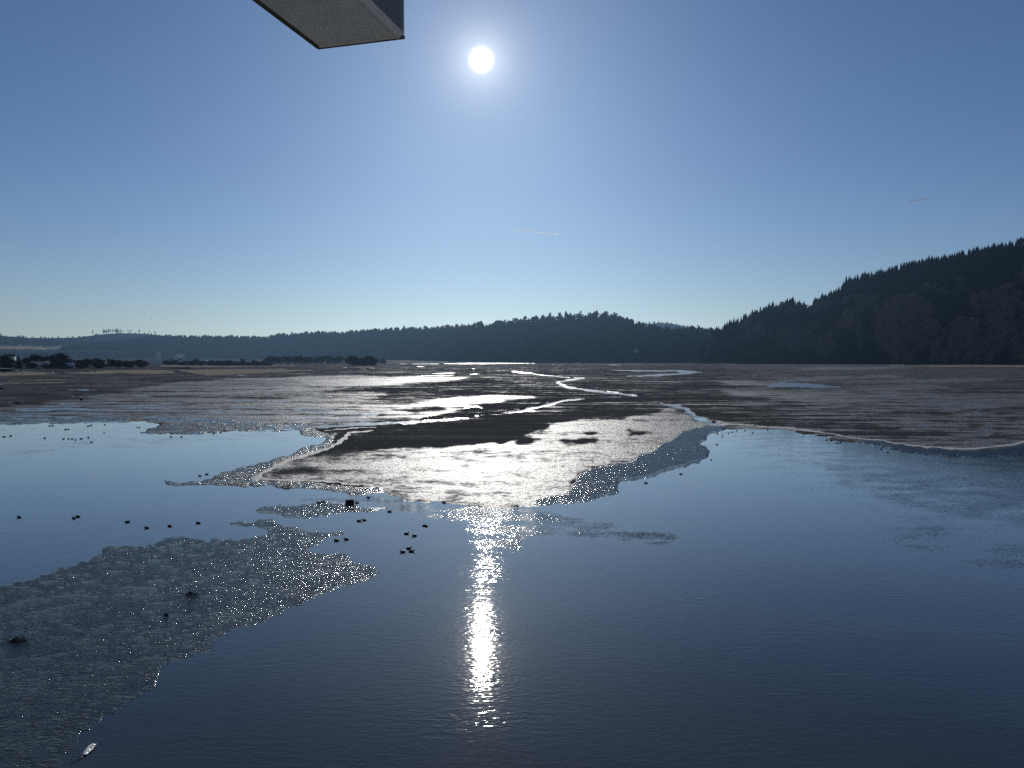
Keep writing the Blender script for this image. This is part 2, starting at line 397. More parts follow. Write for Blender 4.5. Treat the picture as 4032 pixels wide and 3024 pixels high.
for v, p in (
    (0.80, [(1440, 1900), (1690, 1912), (2110, 1942), (2240, 1940), (2300, 1960), (2470, 1940), (2440, 2000), (2100, 2010), (1800, 2000), (1440, 1960)]),
    (0.55, [(1640, 1492), (1850, 1484), (1800, 1497), (1500, 1522), (1200, 1530), (1000, 1510), (1200, 1495)]),
    (0.95, [(1150, 1500), (1500, 1492), (1850, 1486), (1780, 1497), (1620, 1508), (1480, 1518), (1250, 1520)]),
    (0.95, [(1600, 1592), (1840, 1562), (1960, 1556), (2110, 1561), (2000, 1576), (1900, 1590), (1850, 1602), (1780, 1622), (1690, 1650), (1500, 1640)]),
    (1.05, [(3110, 1456), (3230, 1446), (3500, 1445), (3600, 1450), (3400, 1456)]),
    (0.95, [(2980, 1503), (3250, 1484), (3500, 1476), (3560, 1484), (3300, 1494), (3100, 1508), (3000, 1520), (2900, 1515), (2790, 1500)]),
    (0.88, [(2820, 1535), (3000, 1536), (3400, 1545), (4100, 1560), (4300, 1600), (3700, 1612), (3400, 1602), (3200, 1592), (3000, 1568), (2920, 1558)]),
    (0.85, [(3350, 1498), (3900, 1491), (3960, 1500), (3500, 1509), (3300, 1514)]),
    (0.60, [(3150, 1595), (3500, 1600), (4400, 1590), (4400, 1780), (4032, 1775), (3800, 1795), (3500, 1770), (3300, 1730), (3600, 1700), (3300, 1650)]),
    (0.55, [(2730, 1650), (3000, 1672), (3300, 1700), (3500, 1740), (3350, 1735), (3100, 1695), (2860, 1690), (2780, 1700)]),
    (0.85, [(3550, 1512), (3700, 1515), (3760, 1530), (3400, 1540), (3300, 1530)]),
    (0.85, [(3940, 1508), (4032, 1504), (4300, 1500), (4300, 1512), (4000, 1514)])):
    wetm = np.maximum(wetm, v * poly(p))
wetm = np.where(landb > 0, wetm, 0)
for v, p in (
    (0.98, [(2850, 1545), (3100, 1545), (3600, 1560), (3900, 1580), (3500, 1590), (3200, 1580), (3000, 1562)]),):
    wetm = np.maximum(wetm, v * poly(p))
for v, p in (   # dry, dull patches
    (0.02, [(1330, 1778), (1400, 1745), (1460, 1718), (1560, 1703), (1700, 1690), (1850, 1665), (2000, 1642), (2200, 1622), (2330, 1602), (2560, 1622),
            (2420, 1640), (2300, 1655), (2180, 1665), (2140, 1690), (2060, 1708), (2000, 1735), (1880, 1750), (1770, 1759), (1690, 1768), (1500, 1766), (1420, 1764)]),
    (0.66, [(1000, 1888), (1060, 1850), (1190, 1800), (1330, 1772), (1500, 1778), (1560, 1800), (1420, 1850), (1300, 1885), (1150, 1895)]),
    (0.34, [(1050, 1882), (1090, 1850), (1220, 1838), (1270, 1868), (1140, 1890)]),
    (0.34, [(1200, 1800), (1300, 1770), (1400, 1762), (1480, 1775), (1330, 1800)]),
    (0.30, [(1440, 1806), (1590, 1798), (1590, 1806)]),
    (0.25, [(1560, 1612), (1720, 1600), (1770, 1612), (1640, 1628), (1540, 1620)]),
    (0.22, [(0, 1500), (700, 1485), (700, 1500), (500, 1530), (250, 1535), (0, 1560)]),
    (0.10, [(0, 1585), (90, 1575), (240, 1578), (100, 1595), (0, 1597)]),
    (0.08, [(2600, 1605), (2900, 1615), (3300, 1650), (3600, 1700), (3300, 1690), (2900, 1665), (2780, 1645), (2640, 1605)]),
    (0.05, [(3850, 1505), (4300, 1500), (4300, 1560), (3900, 1545)])):
    m = blur(poly(p), 1); wetm = wetm * (1 - m) + v * m
for pts in ([(750, 1541, 2), (1000, 1536, 2.5), (1200, 1527, 2.5), (1340, 1524, 2)], [(250, 1573, 1.5), (480, 1568, 2), (700, 1558, 2), (900, 1559, 3), (1100, 1556, 3), (1250, 1547, 4), (1400, 1545, 4)],
            [(0, 1562, 2), (500, 1546, 1.5), (760, 1541, 1.5)], [(330, 1551, 1.5), (760, 1545, 1.5)]):
    m = line(pts); wetm = wetm * (1 - m)
# many small dry islets over the wet sheet, and wet gleams over the dry one
sp1 = fbm(az * 30, lg * 10, 31, 4)
zone = blur(poly([(1900, 1660), (2450, 1640), (2620, 1690), (2450, 1740), (2150, 1760), (1950, 1750)]), 3)
wetm -= 0.9 * zone * smooth01(sp1, 0.55, 0.66)
zone = blur(poly([(3100, 1640), (4100, 1600), (4100, 1740), (3600, 1740), (3200, 1700)]), 3)
wetm -= 0.8 * zone * smooth01(sp1, 0.55, 0.66)
sp2 = fbm(az * 6, lg * 26, 47, 5)
wetm += 0.30 * land * (sp2 - 0.5) * 2 * smooth01(GV, 1700, 1560)
bar = poly([(500, 1704), (640, 1676), (900, 1668), (1180, 1668), (1300, 1712), (1310, 1738), (1180, 1712), (700, 1712)])
wetm = np.where(bar > 0, 0.5, wetm); wetm = blur(np.clip(wetm, -0.3, 1.1), 3)
wetm = wetm * 0.5 + 0.5 * blur(wetm, 5)

filmm = poly([(3010, 1513), (3080, 1506), (3140, 1508), (3300, 1520), (3320, 1526), (3150, 1528), (3030, 1525)])
filmm = np.maximum(filmm, poly([(2400, 1457), (2690, 1458), (2770, 1467), (2680, 1475), (2560, 1482), (2450, 1481), (2600, 1473), (2690, 1468), (2650, 1463), (2440, 1462)]))
for pts in (
    [(2020, 1463, 3), (2050, 1467, 4), (2090, 1470, 3), (2120, 1476, 1.5), (2180, 1481, 1.5), (2240, 1487, 2)],
    [(2265, 1487, 3), (2295, 1490, 3), (2250, 1496, 3.5), (2195, 1503, 4), (2195, 1509, 4.5), (2225, 1522, 5), (2270, 1531, 5), (2330, 1539, 4.5), (2400, 1546, 5), (2460, 1554, 6), (2500, 1559, 4)],
    [(2300, 1572, 2), (2220, 1580, 4), (2150, 1598, 6), (2090, 1614, 7), (2010, 1624, 4.5), (1930, 1632, 2.5), (1880, 1640, 3)],
    [(1845, 1650, 4), (1700, 1659, 5), (1550, 1668, 7), (1400, 1676, 7), (1200, 1684, 7), (1000, 1696, 6)],
    [(2600, 1588, 3), (2650, 1600, 6), (2700, 1612, 8), (2725, 1635, 9), (2770, 1658, 11), (2820, 1675, 10)],
    [(2380, 1567, 1.5), (2460, 1562, 1.5)], [(1575, 1433, 1.2), (2110, 1431, 1.2)], [(1700, 1470, 1.3), (1800, 1469, 1.6)],
    [(1660, 1479, 1.5), (1790, 1478, 2)], [(1640, 1444, 2), (1680, 1443, 1.5)], [(1855, 1452, 1.8), (1878, 1452, 1.8)], [(1850, 1474, 1.3), (1890, 1473, 1.3)],
    [(1350, 1447, 1.5), (1372, 1448, 1.8)], [(930, 1479, 1.5), (970, 1478, 1.5)], [(260, 1536, 3), (400, 1534, 2)], [(260, 1563, 2.5), (430, 1561, 2)],
    [(2390, 1437, 1.2), (2450, 1437, 1.2)], [(3780, 1447, 1.2), (3900, 1449, 1.2)], [(1900, 1607, 2), (1880, 1601, 3), (1830, 1608, 3)]):
    filmm = np.maximum(filmm, line(pts))
glz = blur(poly([(-4200, 1600), (0, 1600), (250, 1590), (700, 1590), (1200, 1600), (1500, 1620), (1450, 1680), (1150, 1685), (560, 1664), (0, 1680), (-4200, 1700)]), 4)
gln = fbm(az * 22 + 3, lg * 70, 131, 4)
filmm = np.maximum(filmm, 0.75 * glz * smooth01(gln, 0.50, 0.62))
glz = blur(poly([(1050, 1500), (1250, 1492), (1450, 1500), (1500, 1580), (1200, 1640), (700, 1640), (200, 1560), (600, 1530)]), 4)
filmm = np.maximum(filmm, 0.62 * glz * smooth01(gln, 0.58, 0.66))
glz = blur(poly([(3300, 1620), (3700, 1590), (4300, 1590), (4300, 1740), (3700, 1760), (3400, 1720)]), 4)
filmm = np.maximum(filmm, 0.60 * glz * smooth01(fbm(az * 40, lg * 60, 137, 4), 0.62, 0.70))
slushm = blur(np.maximum(s1, s2), 1)
# soaked fringe of the lake bed between the rim and the open water
FR = poly([(2060, 1985), (2140, 1955), (2235, 1925), (2262, 1895), (2290, 1868), (2325, 1850), (2450, 1825), (2560, 1790), (2645, 1735), (2700, 1702), (2760, 1680), (2830, 1676),
           (2860, 1700), (2800, 1780), (2700, 1880), (2460, 2000), (2240, 2000)])
FR = np.maximum(FR, 0.62 * poly([(3350, 1727), (3470, 1742), (3608, 1763), (3747, 1773), (3850, 1771), (3954, 1756), (4300, 1722), (4300, 1800), (3700, 1830), (3400, 1780)]))
FR = np.maximum(FR, 0.55 * poly([(300, 1715), (560, 1660), (560, 1640), (0, 1640), (-600, 1650), (-600, 1700), (0, 1690), (560, 1662), (1180, 1690), (900, 1650), (560, 1640)]))
FR = np.maximum(FR, 0.55 * poly([(560, 1930), (560, 1890), (990, 1800), (1340, 1700), (1300, 1765), (1190, 1795), (1110, 1824), (1034, 1860), (995, 1892), (1100, 1900), (1500, 1913), (1500, 1980)]))
slushm = np.maximum(slushm, np.maximum(blur(FR, 9), 0.5 * bar) * land)
rimm = np.zeros(GU.shape)
for pts in (
    [(2756, 1671, 2.5), (2950, 1676, 3), (3123, 1690, 3), (3262, 1709, 3), (3352, 1724, 3), (3470, 1740, 3), (3608, 1761, 3.5), (3747, 1771, 4), (3850, 1769, 4), (3954, 1754, 3.5), (4032, 1743, 3.5), (4300, 1720, 3.5)],
    [(1000, 1892, 6), (1034, 1864, 6), (1114, 1826, 6), (1186, 1797, 6), (1295, 1767, 5), (1360, 1728, 5), (1376, 1708, 5), (1468, 1699, 3)],
    [(1000, 1893, 5), (1100, 1898, 5), (1300, 1903, 4), (1500, 1910, 4), (1690, 1916, 5), (1907, 1935, 6), (2032, 1944, 6), (2075, 1953, 4), (2113, 1946, 5), (2232, 1947, 3)],
    [(1300, 1980, 1.5), (1400, 1985, 3), (1440, 1992, 4), (1505, 2017, 5)], [(1280, 1697, 2), (1400, 1690, 2), (1480, 1686, 2)],
    [(1180, 2075, 1), (1300, 2083, 1.6), (1400, 2090, 2)], [(1220, 2167, 1), (1330, 2173, 1.5)]):
    rimm = np.maximum(rimm, line(pts))
sandm = poly([(250, 1471), (400, 1464), (680, 1461), (690, 1469), (600, 1472), (330, 1474)])
sandm = np.maximum(sandm, poly([(700, 1457), (850, 1454), (1100, 1453), (1250, 1457), (1100, 1467), (950, 1474), (830, 1478), (760, 1472)]))
sandm = np.maximum(sandm, 0.8 * poly([(-600, 1488), (0, 1470), (120, 1466), (250, 1472), (0, 1480), (-600, 1500)]))
sandm = np.maximum(sandm, line([(0, 1506, 2), (150, 1498, 2), (300, 1493, 1.5), (560, 1486, 1)]))
sandm = np.maximum(sandm, 0.8 * line([(0, 1514, 2.5), (150, 1508, 3), (260, 1506, 2)]))
sandm = np.maximum(sandm, 0.9 * poly([(630, 1446), (640, 1440), (800, 1440), (1160, 1436), (1160, 1441), (800, 1446)]))
sandm = np.maximum(sandm, poly([(3500, 1438), (3650, 1430), (4100, 1434), (5000, 1440), (5000, 1449), (4032, 1444), (3600, 1442)]))
sandm = np.maximum(sandm, poly([(2740, 1428), (2800, 1427), (2900, 1431), (2880, 1435), (2760, 1432)]))
sandm = np.maximum(sandm, 0.85 * poly([(1520, 1429), (1600, 1425), (1640, 1427), (1560, 1430)]))

# height: the bed stands a little proud of the water; the soaked slush barely breaks the surface
landw = blur(land, 10)
micro = fbm(GX * 0.7, GY * 0.7, 61, 5) - 0.5
gz = (landb - 0.5) * 0.06 + landb * (0.10 * micro * (1 - 0.7 * smooth01(landw, 0.75, 1.0)) + 0.10 * smooth01(landw, 0.62, 1.0)) + 0.06 * (fbm(GX * 0.08, GY * 0.08, 67, 4) - 0.5) * smooth01(landw, 0.95, 1.0)
s12 = blur(np.maximum(s1, s2), 2); s12w = blur(s12, 8)
ss = fbm(GX * 1.1, GY * 1.6, 71, 5) - 0.5; sl_ = fbm(GX * 0.16, GY * 0.22, 73, 4) - 0.5
gz = np.maximum(gz, -0.05 + s12 * 0.052 + 0.020 * s12w + s12 * (0.036 * ss + 0.055 * sl_))
gz -= 0.12 * np.clip(filmm, 0, 1) * (landb > 0.9)
bank = line([(1665, 1655, 3), (1740, 1645, 4), (1850, 1640, 3), (1960, 1630, 2), (2080, 1606, 1.5), (2200, 1578, 1)]) + line([(2400, 1540, 3), (2480, 1549, 4), (2525, 1557, 3)])
gz += 0.45 * np.clip(bank, 0, 1)
wetm = wetm * (1 - np.clip(bank, 0, 1)); filmm *= (1 - np.clip(bank, 0, 1)); rimm *= 1 - np.clip(bank, 0, 1)
# shores: land climbs gently beyond the dry margin
isl = blur(poly([(1352, 1458), (1385, 1444), (1465, 1443), (1478, 1452), (1430, 1459)], True), 3)
gz += isl * 1.8
left = smooth01(GV, 1476, 1452) * smooth01(GU, 780, 500) * 2.5
back = smooth01(GY, 1600, 3000) * 6
gz = np.where(GV < 1480, gz + left, gz) + back
gz = np.where(GV > 3070, np.minimum(gz, -0.45), gz)
streakm = 1.0 - 0.75 * smooth01(GV, 1620, 1720) * (1 - smooth01(GU, 2800, 3100)) + 1.1 * smooth01(GU, 2750, 3100)
verts = np.stack([GX, GY, gz], -1).reshape(-1, 3)
nr, nc = GU.shape
idx = np.arange(nr * nc).reshape(nr, nc)
F = np.stack([idx[:-1, :-1], idx[1:, :-1], idx[1:, 1:], idx[:-1, 1:]], -1).reshape(-1, 4)
me = mesh_np('ground', verts, F, M_bed, True)
for nm, a in (('wet', wetm), ('film', filmm), ('slush', slushm), ('sand', sandm), ('rim', rimm), ('streak', streakm)):
    at = me.attributes.new(nm, 'FLOAT', 'POINT'); at.data.foreach_set('value', a.astype(np.float32).ravel())
tag(link('ground', me), kind='structure')

# water sheet at z = 0
cu = slice(0, None); Uw = Uc[::3] if len(Uc) % 3 == 1 else np.append(Uc[::3], Uc[-1])
Vw = np.concatenate([np.arange(1560, 3060, 5.0), np.geomspace(3060, 16000, 16)])
WUg, WVg = np.meshgrid(Uw, Vw); WX, WY = ground_pt(WUg, WVg); WX = np.clip(WX, -7500, 7500)
_G = (GU, GV, WU, WV, Uc, Vr)
GU, GV, Uc, Vr = WUg, WVg, Uw, Vw
a2 = GU / 3030.; l2 = np.log(np.maximum(WY, .5))
WU = GU + (fbm(a2 * 26, l2 * 9, 81, 4) - .5) * 40; WV = GV + (fbm(a2 * 26, l2 * 9, 83, 4) - .5) * 30
ch = blur(poly([(1150, 1965), (1330, 1948), (1500, 1960), (1700, 1985), (2000, 2005), (2150, 2012), (2300, 2040), (2500, 2078), (2680, 2110),
           (2600, 2145), (2400, 2120), (2200, 2098), (2060, 2120), (2040, 2180), (1880, 2180), (1840, 2070), (1700, 2040), (1550, 2000), (1350, 1975)]), 2)
ch = np.maximum(ch, 0.30 * blur(poly([(1850, 2080), (2050, 2080), (2010, 2180), (1990, 2290), (1890, 2290), (1870, 2180)]), 4))
ch = np.maximum(ch, 0.16 * blur(poly([(3250, 1800), (3500, 1860), (4300, 1930), (4300, 2060), (3900, 2050), (3500, 1990), (3300, 1900)]), 5))
ch = np.maximum(ch, 0.20 * blur(poly([(3350, 2090), (3600, 2060), (3900, 2120), (4200, 2180), (4200, 2260), (3800, 2230), (3500, 2150)]), 5))
ch = np.maximum(ch, 0.12 * blur(poly([(300, 1745), (700, 1720), (1100, 1705), (1100, 1720), (700, 1745), (300, 1775), (0, 1805), (0, 1780)]), 3))
GU, GV, WU, WV, Uc, Vr = _G
wi = np.arange(WUg.size).reshape(WUg.shape)
wf = np.stack([wi[:-1, :-1], wi[1:, :-1], wi[1:, 1:], wi[:-1, 1:]], -1).reshape(-1, 4)
me = mesh_np('water', np.stack([WX, WY, np.zeros_like(WX)], -1).reshape(-1, 3), wf, M_water, True)
at = me.attributes.new('chop', 'FLOAT', 'POINT'); at.data.foreach_set('value', ch.astype(np.float32).ravel())
tag(link('water', me), kind='structure')

# ------------------------------------------------------------------ hills
def interp(pts, u):
    p = np.array(pts, float); return np.interp(u, p[:, 0], p[:, 1])
class Hill:
    def __init__(s, name, sky_, base, run, treeh, zb=0.0, mat=None, prof=0.95):
        s.sky, s.base, s.run, s.th, s.zb, s.prof = sky_, base, run, treeh, zb, prof
        us = np.linspace(sky_[0][0], sky_[-1][0], 220); ts = np.concatenate([np.linspace(-0.05, 1.0, 26), [1.15, 1.5, 2.0]])
        UU, TT = np.meshgrid(us, ts)
        P = s.at(UU, TT)
        i = np.arange(UU.size).reshape(UU.shape)
        f = np.stack([i[:-1, :-1], i[1:, :-1], i[1:, 1:], i[:-1, 1:]], -1).reshape(-1, 4)
        s.o = tag(link(name, mesh_np(name, P.reshape(-1, 3), f, mat or M_hill, True)), kind='structure')
    def at(s, U, T):
        U = np.asarray(U, float); T = np.asarray(T, float)
        b = interp(s.base, U); r = interp(s.run, U); D = b + r * T; Dc = b + r
        sx, sz = ray(U, interp(s.sky, U)); hc = np.maximum(CAMH + sz * Dc - s.th, 1.0)
        tt = np.clip(T, 0, 1)
        h = s.zb + (hc - s.zb) * tt ** s.prof
        h = np.where(T > 1, hc * (1 - 0.55 * (T - 1)), h)
        h = h + (fbm(U / 60, T * 4, 5, 3) - 0.5) * 0.12 * hc * np.sin(np.pi * np.clip(T, 0, 1))
        h = np.where(T < 0, s.zb - 3, h)
        sx0 = (U - 2016.0) / (FPX * cp + (1512 - 1410) * sp_)
        return np.stack([sx0 * D, D, h], -1)

SKY_R = [(2745, 1405), (2768, 1345), (2800, 1305), (2850, 1273), (2977, 1218), (3037, 1192), (3121, 1172), (3158, 1190), (3188, 1195), (3212, 1168),
         (3290, 1138), (3326, 1092), (3380, 1080), (3501, 1048), (3591, 1022), (3682, 1006), (3754, 993), (3838, 970), (3928, 952), (4025, 934),
         (4400, 900), (5000, 860), (6000, 900), (7500, 1000)]
HR = Hill('hillside', SKY_R, [(2745, 1640), (3400, 1470), (4032, 1260), (5000, 1020), (7500, 800)],
          [(2745, 60), (2800, 130), (2900, 220), (3100, 330), (3400, 420), (4032, 520), (5000, 560), (7500, 500)], 17)
SKY_M = [(160, 1400), (226, 1376), (253, 1361), (316, 1354), (362, 1347), (475, 1338), (565, 1325), (633, 1318), (723, 1320), (900, 1320), (1049, 1323),
         (1099, 1312), (1262, 1304), (1352, 1304), (1442, 1295), (1578, 1287), (1736, 1283), (1849, 1274), (1899, 1267), (2049, 1252), (2148, 1243),
         (2248, 1237), (2297, 1234), (2372, 1235), (2422, 1242), (2461, 1250), (2496, 1262), (2546, 1274), (2620, 1283), (2695, 1287), (2745, 1286),
         (2795, 1290), (2900, 1300), (3200, 1330)]
HM = Hill('wooded_ridge', SKY_M, [(160, 5200), (600, 4800), (1000, 4000), (1500, 2800), (1800, 2150), (2100, 1850), (3200, 1760)],
          [(160, 200), (226, 300), (500, 500), (3200, 520)], 15, 3.0)
SKY_L = [(-700, 1300), (-300, 1306), (0, 1316), (30, 1322), (80, 1322), (110, 1327), (200, 1328), (300, 1326), (380, 1316), (440, 1310), (520, 1309), (580, 1311), (650, 1320), (800, 1340)]
HL = Hill('far_hill', SKY_L, [(-700, 6300), (800, 6300)], [(-700, 700), (800, 700)], 8, 8.0)
SKY_L2 = [(-700, 1322), (-300, 1330), (0, 1335), (100, 1337), (200, 1339), (330, 1343), (450, 1349), (600, 1370), (700, 1390)]
fm = NT('hill_fields'); fP = fm.pos(); fx = fm.n('ShaderNodeSeparateXYZ'); fm.l(fP, fx.inputs[0])
fz = fm.math('ADD', fx.outputs['Z'], fm.math('MULTIPLY', fm.noise(fP, 0.004, 3), 40))
fieldf = fm.math('MULTIPLY', fm.ramp(fz, 94, 99), fm.ramp(fz, 128, 123))
fieldf = fm.math('MULTIPLY', fieldf, fm.ramp(fm.math('ADD', fx.outputs['X'], fm.math('MULTIPLY', fm.noise(fP, 0.01, 2), 160)), -2960, -3040))
M_fields = fm.set(Base_Color=fm.cmix(fieldf, (0.022, 0.022, 0.016), (0.30, 0.24, 0.15)), Roughness=0.95, Specular_IOR_Level=0.05)
HL2 = Hill('farmed_slope', SKY_L2, [(-700, 5300), (700, 5300)], [(-700, 700), (700, 700)], 14, 6.0, M_fields)
SKY_B = [(2440, 1300), (2500, 1276), (2546, 1270), (2600, 1265), (2650, 1270), (2690, 1279), (2760, 1300)]
HV = Hill('village_slope', [(540, 1446), (600, 1428), (700, 1422), (850, 1419), (1000, 1423), (1150, 1444)], [(540, 1650), (1150, 1650)], [(540, 500), (1150, 500)], 0.0, -0.4)
HB = Hill('back_hill', SKY_B, [(2440, 5200), (2760, 5200)], [(2440, 500), (2760, 500)], 10, 8.0)

# ------------------------------------------------------------------ trees
def spruce(tiers, k, seed, slim=0.17, bare=0.08):
    r = np.random.default_rng(seed); v = []; f = []
    def tri(a, b, c): n = len(v); v.extend([a, b, c]); f.append((n, n + 1, n + 2))
    for q in range(3):      # trunk, unit height
        a0, a1 = 2 * math.pi * q / 3, 2 * math.pi * (q + 1) / 3
        tri((0.012 * math.cos(a0), 0.012 * math.sin(a0), -0.05), (0.012 * math.cos(a1), 0.012 * math.sin(a1), -0.05), (0, 0, 1.0))
    for i in range(tiers):
        tz = bare + (1 - bare) * (i / tiers) ** 0.92
        rad = slim * (1 - tz) ** 0.95 * (0.8 + 0.4 * r.random()) + 0.006
        off = r.random() * 6.28
        for j in range(k):
            if r.random() < 0.10: continue
            a = off + 2 * math.pi * j / k + r.normal() * 0.15; q = rad * (0.6 + 0.6 * r.random())
            wd = 0.55 * math.pi / k * 2.0; dz = q * (0.30 + 0.35 * r.random()); top = tz + rad * 0.9 + 0.015
            p0 = (0, 0, min(top, 1.0)); pt = (q * math.cos(a), q * math.sin(a), tz - dz + 0.02)
            pl = (0.66 * q * math.cos(a - wd), 0.66 * q * math.sin(a - wd), tz - dz * 0.25)
            pr = (0.66 * q * math.cos(a + wd), 0.66 * q * math.sin(a + wd), tz - dz * 0.25)
            tri(p0, pl, pt); tri(p0, pt, pr)
    return np.array(v), np.array(f)
def round_crown(seed, n=70, base=0.25):
    r = np.random.default_rng(seed); v = []; f = []
    for _ in range(n):
        th = r.random() * 6.283; u = r.random(); z = base + (1 - base) * u; rad = 0.34 * math.sin(math.pi * min(1, 0.15 + 0.85 * u)) ** 0.7 * (0.6 + 0.5 * r.random())
        c = np.array((rad * math.cos(th), rad * math.sin(th), z - 0.06)); a_ = r.normal(size=3) * 0.11; b_ = r.normal(size=3) * 0.11; k = len(v)
        v += [tuple(c + a_), tuple(c + b_), tuple(c - (a_ + b_) * 0.6)]; f.append((k, k + 1, k + 2))
    return np.array(v), np.array(f)
def bare_tree(seed, spread=0.32, twigs=900, upright=0.35, trunk=0.3, leafy=0.010):
    """unit-height leafless tree; returns (trunk v,f), (crown v,f): limbs plus thin twig slivers through the crown's volume"""
    r = np.random.default_rng(seed); tv = []; tf = []; v = []; f = []
    def stick(V, Fc, a, b, ra, rb):
        a = np.array(a); b = np.array(b); d = b - a; d = d / (np.linalg.norm(d) + 1e-9)
        u = np.cross(d, (0.3, 0.9, 0.1)); u /= np.linalg.norm(u) + 1e-9; w_ = np.cross(d, u); n = len(V)
        for p, rr in ((a, ra), (b, rb)):
            for q in range(3):
                an = 2.094 * q; V.append(tuple(p + rr * (u * math.cos(an) + w_ * math.sin(an))))
        for q in range(3):
            q2 = (q + 1) % 3; Fc.append((n + q, n + q2, n + 3 + q2)); Fc.append((n + q, n + 3 + q2, n + 3 + q))
    stick(tv, tf, (0, 0, -0.03), (0.01, 0, trunk), 0.022, 0.016); stick(tv, tf, (0.01, 0, trunk), (0.0, 0.01, 0.75), 0.016, 0.004)
    ends = []
    nl = 9
    for i in range(nl):
        z0 = trunk * 0.7 + (0.72 - trunk * 0.7) * i / nl; a = i * 2.4 + r.random() * 0.8
        L = spread * (0.75 + 0.5 * r.random()) * (1.0 - 0.45 * i / nl)
        p0 = np.array((0, 0, z0)); p1 = p0 + np.array((math.cos(a) * L * 0.6, math.sin(a) * L * 0.6, L * (0.45 + upright)))
        stick(v, f, p0, p1, 0.008, 0.004); ends.append((p0 + (p1 - p0) * 0.6, L * .6))
        for j in range(3):
            aa = a + r.normal() * 0.8; q1 = p1 + np.array((math.cos(aa) * L * 0.5, math.sin(aa) * L * 0.5, L * (0.2 + upright * r.random() * 1.4)))
            stick(v, f, p1, q1, 0.004, 0.0015); ends.append((p1 + (q1 - p1) * 0.6, L * 0.75)); ends.append((q1, L * 0.5))
    ends.append((np.array((0, 0, 0.82)), spread * 0.5)); ends.append((np.array((0, 0, 0.9)), spread * 0.35))
    for _ in range(twigs):
        c, s = ends[r.integers(len(ends))]
        p = c + r.normal(size=3) * s * 0.30
        d = r.normal(size=3); d[2] = abs(d[2]) + 0.4; d /= np.linalg.norm(d); ln = 0.03 + 0.05 * r.random()
        q = np.cross(d, r.normal(size=3)); q /= np.linalg.norm(q) + 1e-9
        n = len(v); v.extend([tuple(p - q * leafy), tuple(p + q * leafy), tuple(p + d * ln * 1.6)]); f.append((n, n + 1, n + 2))
    v = np.array(v); zmax = v[:, 2].max(); v[:, 2] = np.minimum(v[:, 2], 1e9)
    return (np.array(tv) / zmax, np.array(tf)), (v / zmax, np.array(f))
def scatter(variants, P, H, W=None, rngs=None):
    """one merged mesh: variants of unit-height trees at P with heights H"""
    r = np.random.default_rng(99 if rngs is None else rngs); Vs = []; Fs = []; n = 0
    pick = r.integers(len(variants), size=len(P)); ang_ = r.random(len(P)) * 6.283; W = H if W is None else W
    for k, (v, f) in enumerate(variants):
        s = np.where(pick == k)[0]
        if not len(s): continue
        c, sn = np.cos(ang_[s])[:, None], np.sin(ang_[s])[:, None]
        x = (v[None, :, 0] * c - v[None, :, 1] * sn) * W[s, None] + P[s, 0:1]
        y = (v[None, :, 0] * sn + v[None, :, 1] * c) * W[s, None] + P[s, 1:2]
        z = v[None, :, 2] * H[s, None] + P[s, 2:3]
        Vs.append(np.stack([x, y, z], -1).reshape(-1, 3)); Fs.append((f[None] + (np.arange(len(s)) * len(v))[:, None, None] + n).reshape(-1, 3)); n += len(s) * len(v)
    return np.concatenate(Vs), np.concatenate(Fs)
def spots(hill, u0, u1, area, t0=0.0, t1=1.06, seed=1):
    """random tree places with about one per `area` square metres"""
    r = np.random.default_rng(seed); um = (u0 + u1) / 2
    segs = []
    for a in np.linspace(u0, u1, 25)[:-1]:
        b = a + (u1 - u0) / 24; m_ = (a + b) / 2
        wdt = (b - a) / 3030 * (interp(hill.base, m_) + interp(hill.run, m_) * 0.5); ln = interp(hill.run, m_) * (t1 - t0)
        n = int(wdt * ln / area)
        U = a + (b - a) * r.random(n); T = t0 + (t1 - t0) * r.random(n); segs.append(np.stack([U, T], -1))
    return np.concatenate(segs)

SPV = [spruce(16, 8, s, 0.22 + 0.04 * (s % 3)) for s in range(6)]
SPF = [spruce(8, 6, 40 + s, 0.24) for s in range(3)] + [round_crown(70 + s) for s in range(4)]
def pine(seed):
    r = np.random.default_rng(seed); v, f = round_crown(seed, 46, 0.52); v = v.copy(); v[:, 0] *= 0.62; v[:, 1] *= 0.62; v[:, 2] += 0.02 * r.normal(size=len(v))
    tv = np.array([(0.014, 0, -0.05), (-0.007, 0.012, -0.05), (-0.007, -0.012, -0.05), (0, 0, 0.95)]); tf = np.array([(0, 1, 3), (1, 2, 3), (2, 0, 3)])
    return np.concatenate([tv, v]), np.concatenate([tf, f + 4])
PIN = [pine(60 + s) for s in range(3)]
BTR = [bare_tree(100 + s, 0.30, 1100, 0.45, 0.2) for s in range(4)]

# near wooded hillside on the right
ut = spots(HR, 2760, 4700, 42, 0.0, 1.05, 3)
P = HR.at(ut[:, 0], ut[:, 1])
mixn = fbm(ut[:, 0] / 90, ut[:, 1] * 5, 12, 3)
lowp = smooth01(ut[:, 1], 0.62, 0.30) * smooth01(ut[:, 0], 2700, 3500)
dec = (mixn + 0.10 * (rng.random(len(ut)) - 0.5) + 0.20 * lowp - 0.10 * (ut[:, 1] > 0.75)) > 0.62
H = 11 + 13 * rng.random(len(P)) ** 1.5 + 5 * fbm(ut[:, 0] / 25, ut[:, 1] * 14, 19, 3)
H = np.where(ut[:, 1] > 0.93, H * 0.92, H)
sp_i = np.where(~dec)[0]; de_i = np.where(dec)[0]
seen = (ut[:, 0] > 2740) & (ut[:, 0] < 4040)
def nearest(ix, n, extra=0):
    k = ix[seen[ix]]; key = H[k] / P[k, 1] * (0.8 + 0.4 * rng.random(len(k)))
    o = np.argsort(-key)[:n]; return k[o]
near_s = nearest(sp_i, 300); rest_s = np.setdiff1d(sp_i, near_s)
